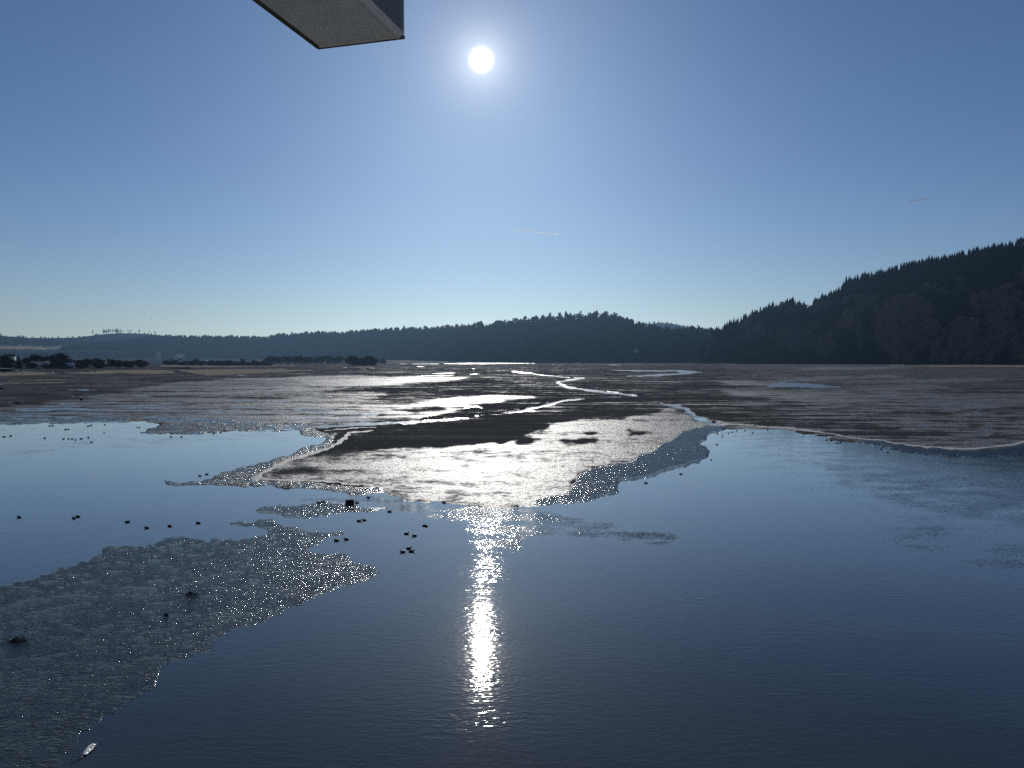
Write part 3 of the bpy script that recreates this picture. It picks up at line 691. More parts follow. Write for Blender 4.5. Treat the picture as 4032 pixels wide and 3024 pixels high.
near_d = nearest(de_i, 290); rest_d = np.setdiff1d(de_i, near_d)
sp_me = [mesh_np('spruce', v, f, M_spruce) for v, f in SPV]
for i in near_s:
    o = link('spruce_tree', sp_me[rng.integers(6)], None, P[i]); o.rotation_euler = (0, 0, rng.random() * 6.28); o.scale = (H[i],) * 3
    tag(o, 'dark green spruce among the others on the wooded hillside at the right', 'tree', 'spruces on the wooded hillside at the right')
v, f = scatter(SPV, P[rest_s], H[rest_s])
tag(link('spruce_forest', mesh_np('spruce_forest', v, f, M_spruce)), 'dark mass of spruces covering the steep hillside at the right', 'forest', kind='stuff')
bt_me = []
for (tv, tf), (v, f) in BTR:
    bt_me.append(mesh_np('hillside_bare_tree', np.concatenate([tv, v]), np.concatenate([tf, f + len(tv)]), M_twigr))
for i in near_d:
    o = link('birch_tree', bt_me[rng.integers(4)], None, P[i]); o.rotation_euler = (0, 0, rng.random() * 6.28); o.scale = (H[i] * 0.9,) * 3
    tag(o, 'leafless reddish brown tree between the spruces on the right hillside', 'tree', 'leafless trees on the right hillside')
if len(rest_d):
    BTM = [(np.concatenate([a[0], b[0][:1500]]), np.concatenate([a[1], b[1][:1] + len(a[0])])) for a, b in BTR]
    BTM = [(np.concatenate([a[0], b[0]]), np.concatenate([a[1], b[1] + len(a[0])])) for a, b in BTR[:2]]
    v, f = scatter(BTM, P[rest_d], H[rest_d] * 0.9)
    tag(link('birch_wood', mesh_np('birch_wood', v, f, M_twigr)), 'brownish leafless wood filling gaps in the spruces at the right', 'forest', kind='stuff')
print('right hill', len(near_s), len(rest_s), len(near_d), len(rest_d))

# distant forests, each reading as one mass
def far_forest(hill, name, label, u0, u1, area, h0, h1, seed, t0=0.0, t1=1.05, variants=SPF, hole=None):
    q = spots(hill, u0, u1, area, t0, t1, seed); p = hill.at(q[:, 0], q[:, 1])
    if hole is not None: k = ~hole(q, p); q = q[k]; p = p[k]
    hh = h0 + (h1 - h0) * np.random.default_rng(seed).random(len(p))
    v, f = scatter(variants, p, hh)
    tag(link(name, mesh_np(name, v, f, M_fforest)), label, 'forest', kind='stuff')
    print(name, len(p), len(f))
far_forest(HM, 'ridge_forest', 'dark blue forest covering the long ridge across the lake', 170, 2960, 100, 7, 19, 5, 0.0, 1.05, SPF, lambda q, p: (abs(q[:, 0] - 2502) < 13) & (q[:, 1] < 0.24))
far_forest(HL, 'far_hill_forest', 'pale hazy forest on the farthest hill at the left', -150, 780, 700, 10, 18, 6, 0.3, 1.02)
def fhole(q, p): return (p[:, 2] > 62) & (p[:, 2] < 106) & (p[:, 0] < -2990)
far_forest(HL2, 'slope_forest', 'hazy forest around the pale fields at the far left', -150, 690, 420, 12, 20, 7, 0.0, 1.03, SPF, fhole)
far_forest(HB, 'back_hill_forest', 'pale wooded hill just showing behind the ridge', 2445, 2755, 420, 12, 20, 8)

# pines standing clear of the ridge line, one object each
pin_me = [mesh_np('tall_pine', *PIN[i], M_fforest) for i in range(3)] + [mesh_np('tall_spruce', *SPV[i], M_fforest) for i in range(2)]
r2 = np.random.default_rng(21)
for i in range(72):
    U = 2130 + (2500 - 2130) * r2.random() if i < 52 else 2500 + 240 * r2.random()
    p = HM.at(U, 0.98 + 0.05 * r2.random()); hgt_ = 17 + 8 * r2.random()
    o = link('pine_tree', pin_me[r2.integers(5) if U < 2480 else 3 + r2.integers(2)], None, p); o.scale = (hgt_ * 0.8, hgt_ * 0.8, hgt_); o.rotation_euler = (0, 0, r2.random() * 6.28)
    tag(o, 'tall slender conifer standing clear of the crest of the middle ridge', 'tree', 'tall conifers on the crest of the middle ridge')
# thin spiky trees on the farthest hill
for i in range(46):
    U = 345 + 280 * r2.random() if i > 26 else 405 + 80 * r2.random()
    p = HL.at(U, 0.99); hgt_ = 30 + 18 * r2.random()
    o = link('dead_spruce', pin_me[r2.integers(3)], None, p); o.scale = (hgt_ * 0.45, hgt_ * 0.45, hgt_)
    tag(o, 'thin spindly tree on the bald crest of the farthest left hill', 'tree', 'thin trees on the farthest left hill')

# leafless trees along the left shore, behind the village and on the island: thing > trunk, crown
crown_me = []
for s in range(5):
    (tv, tf), (v, f) = bare_tree(200 + s, 0.42, 2600, 0.15, 0.16, 0.012)
    crown_me.append((mesh_np('trunk', tv, tf, M_bark), mesh_np('crown', v, f, M_twig), mesh_np('shore_tree', np.concatenate([tv, v]), np.concatenate([tf, f + len(tv)]), M_twig)))
def shore_tree(U, Vtop, Vbase, D, label, group=None, wk=1.0, k=0, parts=True, name='leafless_tree'):
    x, y, zb = at_depth(U, Vbase, D); _, _, zt = at_depth(U, Vtop, D); h_ = zt - zb
    e = empty(name, (x, y, zb), random.random() * 6.28); e.scale = (h_ * wk, h_ * wk, h_)
    if parts:
        link('trunk', crown_me[k % 5][0], e); link('crown', crown_me[k % 5][1], e)
        o = e
    else:
        o = link(name, crown_me[k % 5][2]); o.location = e.location; o.rotation_euler = e.rotation_euler; o.scale = e.scale; bpy.data.objects.remove(e)
    tag(o, label, 'tree', group)
    return o
LT = [(-40, 1385, 1.0), (8, 1392, 1.0), (38, 1404, 1.0), (108, 1402, 1.0), (145, 1388, 1.0), (185, 1400, 1.1), (224, 1383, 1.15), (250, 1392, 1.0), (285, 1411, 1.1),
      (318, 1412, 1.1), (345, 1408, 1.0), (370, 1406, 1.2), (400, 1411, 0.9), (440, 1407, 1.0), (465, 1413, 1.1), (495, 1417, 1.2), (525, 1418, 1.2), (548, 1413, 1.2), (572, 1419, 1.1)]
for i, (U, vt, wk) in enumerate(LT):
    lab = {6: 'broadest and tallest round leafless tree on the left shore', 13: 'leafless tree with a small pointed top right of the gap in the left shore trees',
           17: 'round leafless tree near the right end of the left shore wood', 4: 'pale leafless tree behind the white wall on the left shore'}.get(i)
    shore_tree(U, vt, 1456 - (6 if U > 420 else 0), 760 + 10 * (i % 4) + (60 if U > 420 else 0), lab or 'brown leafless tree in the thicket on the left shore', 'leafless trees on the left shore', wk, i)
for i in range(26):
    U = random.uniform(-60, 590)
    shore_tree(U, random.uniform(1424, 1434), 1457 - (5 if U > 420 else 0), 720 + random.uniform(0, 30), 'low leafless thicket tree in front of the left shore wood', 'low trees of the left shore wood', 1.5, i, False)
e = empty('cypress_tree', at_depth(75, 1456, 745)); hgt_ = 745 * (1456 - 1391) / 3030; e.scale = (hgt_ * .9, hgt_ * .9, hgt_)
tv, tf = SPV[0]; link('crown', sp_me[1], e); link('trunk', crown_me[0][0], e)
tag(e, 'dark narrow conifer among the bare trees at the far left', 'tree')
for i in range(22):
    U = 655 + 18 * i + random.uniform(-6, 6)
    shore_tree(U, random.uniform(1414, 1424), 1447, 1250 + random.uniform(-60, 60), 'hazy leafless tree in the row beside the distant village', 'hazy leafless trees beside the village', 1.1, i, False)
for i, (U, vt) in enumerate([(1062, 1399), (1085, 1400), (1100, 1402), (1133, 1397), (1160, 1399), (1183, 1397), (1200, 1402), (1213, 1403), (1240, 1402), (1262, 1398), (1290, 1396), (1315, 1402), (1340, 1398), (1375, 1403), (1480, 1408), (1510, 1410)]):
    shore_tree(U, vt, 1441, 1450 + 20 * (i % 3) + (150 if U > 1230 else 0), 'large rounded hazy tree in the row left of the small island', 'large hazy trees left of the island', 1.15, i, False)
# thin understory so the shore wood is closed near the ground
for i in range(14):
    shore_tree(830 + 18 * i, random.uniform(1426, 1432), 1446, 1200 + random.uniform(-30, 30), 'hazy leafless tree in the row beside the distant village', 'hazy leafless trees beside the village', 1.6, i, False)
for i, (U, vt, wk, lab) in enumerate([(1386, 1395, 1.15, 'leftmost and broadest tree of the clump on the small island'), (1404, 1403, 0.9, 'second tree from the left on the small island'),
        (1420, 1404, 0.9, 'lower tree in the middle of the small island clump'), (1434, 1403, 0.9, 'slightly reddish tree right of the middle of the island clump'),
        (1449, 1396, 0.95, 'tall tree near the right end of the island clump'), (1465, 1401, 1.0, 'rightmost tree of the clump on the small island')]):
    shore_tree(U, vt, 1445, 1110, lab, 'trees on the small island', wk, i + 1)
    shore_tree(U + 4, 1424, 1446, 1105, 'low bush at the foot of the island trees', 'low bushes on the island', 1.7, i, False, 'island_bush')

# ------------------------------------------------------------------ reeds and straw banks
def blades(name, label, strips, n, h, mat, seed):
    r = np.random.default_rng(seed); V = []; 
    for (ua, va, ub, vb, D0, D1) in strips:
        k = n // len(strips); q = r.random(k); U = ua + (ub - ua) * q; Vb = va + (vb - va) * q
        D = D0 + (D1 - D0) * r.random(k); x, y, z = at_depth(U, Vb, D); x, y = ray(U, Vb)[0] * D, D
        hh = h * (0.5 + 0.6 * r.random(k)) * (0.75 + 0.5 * vnoise(U / 14, D * 0.02, 4)); a = r.random(k) * 3.14; wv = 0.05 + 0.05 * r.random(k)
        lean = r.normal(size=k) * 0.25
        z = np.full(k, z) if np.isscalar(z) else z
        A = np.stack([x - np.cos(a) * wv, y - np.sin(a) * wv, z - 0.3], -1); B = np.stack([x + np.cos(a) * wv, y + np.sin(a) * wv, z - 0.3], -1)
        T = np.stack([x + lean, y + r.normal(size=k) * 0.2, z + hh], -1); V.append(np.stack([A, B, T], 1).reshape(-1, 3))
    V = np.concatenate(V); Fc = np.arange(len(V)).reshape(-1, 3)
    return tag(link(name, mesh_np(name, V, Fc, mat)), label, 'reeds', kind='stuff')
blades('reed_bed', 'tan reed bed below the bare trees on the left shore', [(100, 1466, 330, 1462, 690, 705), (300, 1463, 600, 1458, 760, 775), (480, 1458, 750, 1453, 820, 835)], 30000, 2.6, M_reed, 3)
blades('shore_grass', 'tan dry grass on the bank under the right hillside', [(3560, 1438, 3800, 1437, 1230, 1260), (3780, 1437, 4300, 1440, 1150, 1200)], 20000, 2.0, M_reed, 5)
blades('spit_grass', 'pale grass on the tip where both hills meet', [(2745, 1429, 2900, 1432, 1500, 1560)], 5000, 1.6, M_reed, 6)

# ------------------------------------------------------------------ viaduct at the far left
def viaduct():
    D = 2900.0; x0, _, z = at_depth(-200, 1384, D); x1, _, _ = at_depth(480, 1383, D)
    e = empty('viaduct', (0, D, 0)); tag(e, 'long pale concrete viaduct crossing the valley at the far left', 'bridge')
    m = MB(); m.box(((x0 + x1) / 2, 0, z - 1.8), (x1 - x0, 14, 3.6)); m.build('deck', M_conc, e)
    m = MB(); m.box(((x0 + x1) / 2, -6.9, z + 0.6), (x1 - x0, 0.3, 1.2)); m.box(((x0 + x1) / 2, 6.9, z + 0.6), (x1 - x0, 0.3, 1.2)); m.build('railing', M_roofg, e)
    for U in range(-190, 470, 36):
        x, _, _ = at_depth(U + 18, 1384, D); m = MB()
        m.box((x, 0, z / 2 - 7), (2.6, 6, z - 12))
        for s in (-1, 1): m.tube([(x, 0, z - 13.2), (x + s * 7.5, 0, z - 2.2)], [1.5, 1.2], 6)
        m.build('pier', M_conc, e)
viaduct()

# ------------------------------------------------------------------ village houses
def house(U, V, D, w_, d_, h_, rz, wall, roof, label, name='house'):
    x, y, z = at_depth(U, V, D)
    if name == 'cabin': x, y, z = (float(q) for q in HM.at(U, 0.2))
    elif D > 1500: x, y, z = (float(q) for q in HV.at(U, min(1.0, (D - 1650) / 500)))
    e = empty(name, (x, y, z), rz)
    m = MB(); a, b = w_ / 2, d_ / 2; k = h_ + d_ * 0.42
    m.poly([(-a, -b, -1), (a, -b, -1), (a, b, -1), (-a, b, -1), (-a, -b, h_), (a, -b, h_), (a, b, h_), (-a, b, h_), (-a, 0, k - 0.2), (a, 0, k - 0.2)],
           [(0, 1, 5, 4), (2, 3, 7, 6), (1, 2, 6, 9, 5), (3, 0, 4, 8, 7)]); m.build('wall', wall, e)
    m = MB(); o = 0.5; t_ = 0.25
    for s in (-1, 1):
        m.poly([(-a - o, s * (b + o), h_ - 0.2), (a + o, s * (b + o), h_ - 0.2), (a + o, 0, k), (-a - o, 0, k),
                (-a - o, s * (b + o), h_ - 0.2 + t_), (a + o, s * (b + o), h_ - 0.2 + t_), (a + o, 0, k + t_), (-a - o, 0, k + t_)],
               [(0, 1, 2, 3), (4, 5, 6, 7), (0, 1, 5, 4), (1, 2, 6, 5), (3, 0, 4, 7)])
    rf = m.build('roof', roof, e)
    m = MB(); m.box((a * 0.4, b * 0.3, k + 0.3), (0.7, 0.7, 1.6)); m.build('chimney', M_conc, rf)
    for i in range(3):
        m = MB(); m.box((-a + w_ * (0.2 + 0.3 * i), -b - 0.03, h_ * 0.55), (1.2, 0.1, 1.3)); m.build('window', M_glass, e)
    return tag(e, label, 'house')
house(628, 1436, 1750, 15, 10, 5, 0.9, M_wallw, M_roofg, 'bright house with a gleaming sloping roof below the village smoke')
house(612, 1432, 1900, 22, 9, 4, 0.1, M_conc, M_roofg, 'low grey barn just left of the gleaming roof')
house(648, 1420, 2000, 10, 8, 5, 0.4, M_wallw, M_roofg, 'small pale house behind and right of the gleaming roof')
house(684, 1430, 1800, 12, 9, 5, -0.5, M_wallw, M_roofg, 'pale house half hidden by bare trees right of the smoke')
house(676, 1420, 2000, 10, 8, 5, 0.2, M_wallw, M_roofr, 'small house between the two smoke plumes')
house(708, 1424, 1900, 10, 8, 5, 0.6, M_wallw, M_roofr, 'small whitewashed house above the second reed bank')
house(740, 1426, 1800, 13, 9, 5, 0.1, M_wallw, M_roofg, 'house with a pale gable above the village tree row')
house(772, 1424, 1900, 12, 8, 5, -0.3, M_wallw, M_roofr, 'pale house just left of the twin bright roofs')
house(806, 1420, 2000, 14, 9, 5, 0.3, M_wallw, M_roofg, 'left one of the twin bright roofs over the village trees')
house(838, 1420, 2000, 12, 9, 5, -0.2, M_wallw, M_roofg, 'right one of the twin bright roofs over the village trees')
house(958, 1430, 1850, 13, 9, 5, 0.1, M_wallw, M_roofr, 'dim house under the trees left of the white roofed house')
house(988, 1421, 1950, 16, 9, 5, 0.05, M_wallw, M_roofg, 'house with a short bright white roof among the hazy trees')
house(42, 1416, 900, 9, 7, 3.5, 0.4, M_wallw, M_roofr, 'small house above the thicket at the far left')
house(278, 1449, 730, 7, 5, 2.6, 0.2, M_blue, M_roofg, 'small blue hut in front of the left shore wood')
house(395, 1452, 790, 9, 5, 2.4, 0.0, M_dark, M_roofg, 'low dark shed at the foot of the left shore wood')
house(2502, 1384, 1960, 17, 9, 5, 0.15, M_wallw, M_roofr, 'lone pale cabin in the dark forest of the middle ridge', 'cabin')
# chimney smoke drifting over the village
smk = bpy.data.materials.new('smoke'); smk.use_nodes = True; st = smk.node_tree; st.nodes.clear()
so_ = st.nodes.new('ShaderNodeOutputMaterial'); sv = st.nodes.new('ShaderNodeVolumePrincipled'); st.links.new(sv.outputs[0], so_.inputs['Volume'])
sv.inputs['Color'].default_value = (0.9, 0.92, 0.95, 1); sv.inputs['Density'].default_value = 0.0035; sv.inputs['Anisotropy'].default_value = 0.4
for U, vt, lab in ((632, 1392, 'thin pale chimney smoke over the gleaming roof'), (684, 1396, 'thin pale chimney smoke right of the gleaming roof')):
    x, y, z = (float(q) for q in HV.at(U, 0.7)); _, _, zt = at_depth(U, vt, y); m = MB(); n = 9
    m.tube([(x + 2.2 * i * (1 if U > 650 else -0.6) + 3 * math.sin(i), y, z + 7 + (zt - z - 7) * i / n) for i in range(n + 1)], [1.5 + 1.1 * i * (1 - 0.4 * (i == n)) for i in range(n + 1)], 10)
    tag(m.build('smoke', smk), lab, 'smoke', kind='stuff')
# long white wall in the trees
x, y, z = at_depth(158, 1436, 748); e = empty('long_building', (x, y, z - 1)); tag(e, 'long low white building showing between the left shore trees', 'building')
m = MB(); m.box((0, 0, 2.0), (15, 6, 4)); m.build('wall', M_wallw, e); m = MB(); m.box((0, 0, 4.3), (16, 7, 0.5), 0, 0.9); m.build('roof', M_dark, e)
for i in range(5):
    m = MB(); m.box((-6 + 3 * i, -3.04, 2.3), (1.1, 0.1, 1.2)); m.build('window', M_glass, e)

# ------------------------------------------------------------------ boats and jetty on the left shore
def boat(U, V, D, L, rz, label, cabin=True, up=False):
    x, y, z = at_depth(U, V, D); e = empty('motor_boat' if cabin else 'rowing_boat', (x, y, z), rz)
    m = MB(); n = 9; P_ = []; Fc = []
    for i in range(n):
        t_ = i / (n - 1); hw = 0.18 * L * math.sin(math.pi * min(1, 0.25 + 0.75 * (1 - t_))) * (1 if t_ < 0.9 else 0.4); zz = 0.15 * L * (0.75 + 0.35 * t_ * t_)
        X = (t_ - 0.5) * L
        P_ += [(X, -hw, zz), (X, -hw * 0.7, zz * 0.3), (X, 0, 0), (X, hw * 0.7, zz * 0.3), (X, hw, zz)]
    for i in range(n - 1):
        for k in range(4): a = i * 5 + k; Fc.append((a, a + 5, a + 6, a + 1))
        Fc.append((i * 5, i * 5 + 4, i * 5 + 9, i * 5 + 5))
    Fc.append((0, 1, 2, 3, 4)); m.poly(P_, Fc); hull = m.build('hull', M_boat, e, True)
    if cabin:
        m = MB(); m.box((-0.02 * L, 0, 0.22 * L), (0.38 * L, 0.24 * L, 0.16 * L), 0, 0.8); m.build('cabin', M_boat, e)
        m = MB(); m.box((0.16 * L, 0, 0.215 * L), (0.02 * L, 0.16 * L, 0.07 * L)); m.build('windscreen', M_glass, e)
    else:
        m = MB(); m.box((0, 0, 0.125 * L), (0.06 * L, 0.3 * L, 0.02 * L)); m.build('thwart', M_dark, e)
    return tag(e, label, 'boat')
boat(70, 1466, 640, 4.5, 1.2, 'small gleaming white boat left of the larger gleaming one on the left shore')
boat(94, 1469, 620, 6.0, 0.4, 'larger gleaming white boat hauled up on the left shore')
boat(207, 1473, 600, 5.0, 1.9, 'gleaming white boat lying at the jetty on the left shore')
boat(28, 1469, 620, 5.0, 0.2, 'dull white boat under the pale roof at the far left', False)
x, y, z = at_depth(12, 1464, 640); e = empty('boat_shelter', (x, y, z)); tag(e, 'open boat shelter with a pale flat roof at the far left edge', 'shelter')
m = MB(); m.box((0, 0, 2.6), (11, 5, 0.25)); m.build('roof', M_boat, e)
m = MB(); m.box((0, 2.2, 1.1), (10.4, 0.3, 2.8)); m.build('back_wall', M_dark, e)
for sx in (-5, -1.7, 1.7, 5):
    m = MB(); m.box((sx, -2.2, 1.1), (0.2, 0.2, 2.76)); m.build('post', M_dark, e)
x, y, z = at_depth(50, 1466, 650); e = empty('covered_stack', (x, y, z)); tag(e, 'low stack under a blue tarpaulin beside the pale roofed shelter', 'stack')
m = MB(); m.box((0, 0, 0.8), (7, 3, 2.2), 0.05, 0.85); m.build('tarpaulin', M_blue, e); m = MB(); m.box((0, 0, -0.45), (7.4, 3.2, 0.3)); m.build('pallet', M_dark, e)
x, y, z = at_depth(246, 1474, 600); e = empty('jetty', (x, y, z)); tag(e, 'low dark jetty beside the gleaming boat on the left shore', 'jetty')
m = MB(); m.box((0, 0, 0.55), (9, 1.4, 0.14)); m.build('deck', M_dark, e)
for sx in (-4, -2, 0, 2, 4):
    m = MB(); m.tube([(sx, -0.5, -0.6), (sx, -0.5, 0.9)], 0.09, 6); m.build('post', M_dark, e)
m = MB(); m.tube([(-0.4, 0.3, 0.6), (-0.4, 0.3, 2.4)], 0.16, 6); m.box((-0.4, 0.3, 2.1), (0.5, 0.4, 0.5)); m.build('mooring_post', M_dark, e)

# ------------------------------------------------------------------ water birds
def bird_meshes():
    m = MB()   # one lofted surface: tail, body, breast, neck, head (swims towards +X)
    sp2_ = [(-0.21, 0, 0.045), (-0.18, 0, 0.045), (-0.12, 0, 0.045), (-0.04, 0, 0.045), (0.05, 0, 0.045), (0.115, 0, 0.062), (0.135, 0, 0.090), (0.142, 0, 0.105), (0.155, 0, 0.120), (0.185, 0, 0.120), (0.205, 0, 0.116)]
    rd = [(0.008, 0.012), (0.03, 0.045), (0.058, 0.08), (0.072, 0.095), (0.068, 0.09), (0.05, 0.06), (0.033, 0.034), (0.027, 0.026), (0.031, 0.029), (0.024, 0.022), (0.008, 0.008)]
    m.tube(sp2_, [(a, b) for a, b in rd], 12)
    body = m.mesh('coot_body', M_duck, True)
    m = MB(); m.tube([(0.198, 0, 0.120), (0.222, 0, 0.114), (0.243, 0, 0.106)], [0.013, 0.010, 0.002], 8); bill = m.mesh('coot_bill', M_bill, True)
    return body, bill
BODY, BILL = bird_meshes()
def bird(U, V, label, ang_=0.0, group=None, s=0.95, small=False):
    x, y = ground_pt(U, V + 2); e = empty('coot', (x, y, 0.0), ang_, s)
    if small: o = link('coot', BODY); o.location = e.location; o.rotation_euler = e.rotation_euler; o.scale = e.scale; bpy.data.objects.remove(e); e = o
    else: link('body', BODY, e); link('bill', BILL, e)
    return tag(e, label, 'bird', group)
G1 = 'coots strung out on the near left water'
bird(75, 2035, 'leftmost coot of the near row on the left water', 3.0, G1)
bird(291, 2039, 'left bird of the close pair of coots near the left edge', 2.8, G1)
bird(306, 2033, 'right bird of the close pair of coots near the left edge', 3.4, G1)
bird(502, 2054, 'lone coot right of the close pair on the left water', 0.3, G1)
bird(577, 2077, 'lowest coot of the near left row, left of two single ones', 3.1, G1)
bird(668, 2070, 'coot between the lowest one and the rightmost of the near left row', 2.9, G1)
bird(780, 2058, 'rightmost coot of the near left row, beside the tip of rippled silt', 3.2, G1)
bird(787, 1872, 'left bird of two coots above the sharp mud spit', 2.9, G1)
bird(814, 1866, 'right bird of two coots above the sharp mud spit', 0.2, G1)
G2 = 'small coots far out on the pale left water'
for U, V in ((16, 1718), (42, 1715), (176, 1723), (250, 1727), (270, 1726), (284, 1727), (298, 1730), (319, 1726), (348, 1721), (410, 1702), (348, 1676), (359, 1673),
             (412, 1670), (259, 1689), (270, 1689), (196, 1675), (208, 1675), (539, 1681), (548, 1681)):
    bird(U, V, 'tiny dark coot among the scattered flock on the pale left water', random.random() * 6.28, G2, 1.15, True)
bird(360, 1739, 'coot trailing a wake below the scattered flock on the left', 0.1, G2)
bird(673, 1718, 'left bird of two coots below the thin dark silt bar', 0.3, G2)
bird(714, 1718, 'right bird of two coots below the thin dark silt bar', 0.0, G2)
bird(841, 1706, 'left bird of two tiny coots near the end of the bright channel', 0.3, G2)
bird(869, 1700, 'right bird of two tiny coots near the end of the bright channel', 0.5, G2)
G3 = 'coots on the water left of the sun glitter'
for U, V, lab, a in ((1451, 1957, 'coot at the edge of the bright mud above the square block', 0.6), (1405, 1978, 'coot close to the right side of the dark square block', 3.1),
        (1254, 1978, 'left bird of two coots left of the dark square block', 3.3), (1272, 1975, 'right bird of two coots left of the dark square block', 0.2),
        (1534, 2013, 'coot right of the bright pointed silt tip', 0.1), (1414, 2050, 'left bird of the pair under the pointed silt tip', 0.2),
        (1434, 2047, 'right bird of the pair under the pointed silt tip', 3.0), (1324, 2127, 'left bird of the pair beside the ragged silt edge', 3.2),
        (1363, 2122, 'right bird of the pair beside the ragged silt edge', 3.0), (1670, 2068, 'left bird of the huddled pair nearest the sun glitter', 1.0),
        (1679, 2070, 'right bird of the huddled pair nearest the sun glitter', 2.1), (1601, 2100, 'upper left bird of the two below the huddled pair', 0.4),
        (1631, 2108, 'lower right bird of the two below the huddled pair', 3.0), (1611, 2158, 'top bird of the lowest group of three coots', 0.2),
        (1585, 2172, 'bottom left bird of the lowest group of three coots', 3.0), (1621, 2170, 'bottom right bird of the lowest group of three coots', 0.1),
        (2034, 1992, 'dark bird at the mud edge right above the sun glitter', 0.2), (1749, 1977, 'small dark bird at the lower edge of the bright mud', 0.3)):
    bird(U, V, lab, a, G3)
G4 = 'birds around the right hand bay'
for U, V, lab, a in ((2543, 1900, 'coot off the blue fringe of the mud tongue', 3.0), (2681, 1865, 'lone small coot right of the mud tongue', 0.1),
        (2800, 1809, 'lone coot in the bay just right of the blue fringe', 1.2), (2822, 1749, 'coot in the inner corner of the bay', 3.1),
        (2825, 1706, 'coot below the standing heron', 0.4), (3160, 1717, 'coot sitting alone at the curving right shore', 1.5),
        (3470, 1767, 'small pale patched bird at the right shore', 0.2), (3496, 1780, 'bird on the water farthest along the right shore', 0.5)):
    bird(U, V, lab, a, G4)
for U, V in ((2869, 1704), (2882, 1700), (2900, 1694), (2934, 1693), (3023, 1691), (2963, 1703)):
    bird(U, V, 'tiny dark bird on the waterline right of the heron', 0.5, G4, 1.0, True)
for U, V in ((3255, 1731), (3274, 1733), (3296, 1743), (3309, 1740)):
    bird(U, V, 'tiny dark bird resting off the middle of the right shore', 0.2, G4, 1.1, True)
# heron
x, y = ground_pt(2844, 1702); e = empty('heron', (x, y, 0.0), 2.6); tag(e, 'heron standing upright in the shallows at the head of the right bay', 'bird')
m = MB(); m.tube([(-0.28, 0, 0.42), (-0.18, 0, 0.5), (-0.02, 0, 0.6), (0.1, 0, 0.7), (0.13, 0, 0.8), (0.09, 0, 0.9), (0.12, 0, 0.98), (0.17, 0, 0.99), (0.2, 0, 0.985)],
              [0.015, 0.06, 0.10, 0.075, 0.035, 0.028, 0.03, 0.028, 0.01], 10); m.build('body', M_heron, e, True)
m = MB(); m.tube([(0.19, 0, 0.985), (0.33, 0, 0.965)], [0.014, 0.003], 6); m.build('bill', M_bill, e)
for s in (-1, 1):
    m = MB(); m.tube([(-0.02, 0.04 * s, 0.55), (-0.05, 0.045 * s, 0.28), (0.0, 0.05 * s, -0.05)], [0.022, 0.014, 0.012], 6); m.build('leg', M_dark, e)

# ------------------------------------------------------------------ block, stones, flotsam
x, y = ground_pt(1377, 1984); bl = MB(); e = empty('concrete_block', (x, y, 0.0), 0.12)
m = MB(); m.box((0, 0, 0.14), (0.70, 0.5, 0.42), 0, 0.93); m.box((0.02, -0.26, 0.06), (0.5, 0.06, 0.12), 0, 0.8); b_ = m.build('block_body', M_rock, e)
bv = b_.modifiers.new('bevel', 'BEVEL'); bv.width = 0.03; bv.segments = 2
tag(e, 'dark square edged block standing on the tip of rippled silt', 'block')
def rock(U, V, s, name, label, seed, mat=M_rock, flat=0.6, cat='stone', group=None):
    x, y = ground_pt(U, V, 0.1); r = np.random.default_rng(seed); n, mm = 10, 7; v = []; f = []
    for i in range(mm):
        th = math.pi * i / (mm - 1)
        for k in range(n):
            a = 2 * math.pi * k / n; q = 1 + 0.35 * (r.random() - 0.5) * math.sin(th)
            v.append((s * q * math.sin(th) * math.cos(a), s * 0.8 * q * math.sin(th) * math.sin(a), s * flat * q * math.cos(th)))
    for i in range(mm - 1):
        for k in range(n): f.append((i * n + k, i * n + (k + 1) % n, (i + 1) * n + (k + 1) % n, (i + 1) * n + k))
    return tag(link(name, mesh_np(name, v, f, mat), None, (x, y, 0.08)), label, cat, group)
rock(2811, 1661, 0.35, 'stone', 'dark stone on the mud just above the heron', 1)
rock(2381, 1462, 1.6, 'stone', 'dark lump on the far mud left of the looping pool', 2)
rock(2392, 1480, 0.9, 'stone', 'low stump on the far mud under the looping pool', 3)
rock(2474, 1500, 0.6, 'stone', 'small dark stone on the far mud right of the river bend', 4)
rock(1976, 1502, 0.6, 'stone', 'small dark stone on the far mud left of the river bend', 5)
rock(6, 1532, 1.0, 'stone', 'dark stone on the pale silt at the left edge', 6)
rock(71, 1588, 1.1, 'stone', 'dark lumps in the furrow near the left edge', 7, flat=0.4)
rock(320, 1577, 0.5, 'stone', 'upright dark stub on the left mudflat', 8, flat=1.4)
rock(2018, 1613, 0.25, 'stone', 'small stone at the edge of the bright river arm', 9)
# weed clumps caught in the near silt: a heap of bent stems
def clump(U, V, s, label, seed, pale=False):
    x, y = ground_pt(U, V, 0.02); r = np.random.default_rng(seed); e = empty('weed_clump', (x, y, 0.02)); m = MB()
    for _ in range(46):
        a = r.random() * 6.28; c = r.normal(size=2) * s * 0.42; L = s * (0.2 + 0.3 * r.random())
        p0 = (c[0] * 1.5, c[1], 0.0); p1 = (c[0] * 1.5 + math.cos(a) * L * .5, c[1] + math.sin(a) * L * .5, 0.03 + 0.10 * r.random() * s / 0.4); p2 = (c[0] * 1.5 + math.cos(a + .4) * L, c[1] + math.sin(a + .4) * L, 0.0)
        m.tube([p0, p1, p2], [0.006, 0.012, 0.004], 5)
    m.build('stems', M_dark, e)
    m = MB(); m.tube([(-s * .8, 0, 0.0), (-s * .3, 0.03, 0.04), (s * .3, -.02, 0.05), (s * .8, 0.03, 0.0)], [0.01, 0.03, 0.03, 0.01], 6); m.build('branch', M_bark if not pale else M_reed, e)
    return tag(e, label, 'weeds')
clump(752, 2341, 0.34, 'small dark clump of weed in the middle of the near rippled silt', 1)
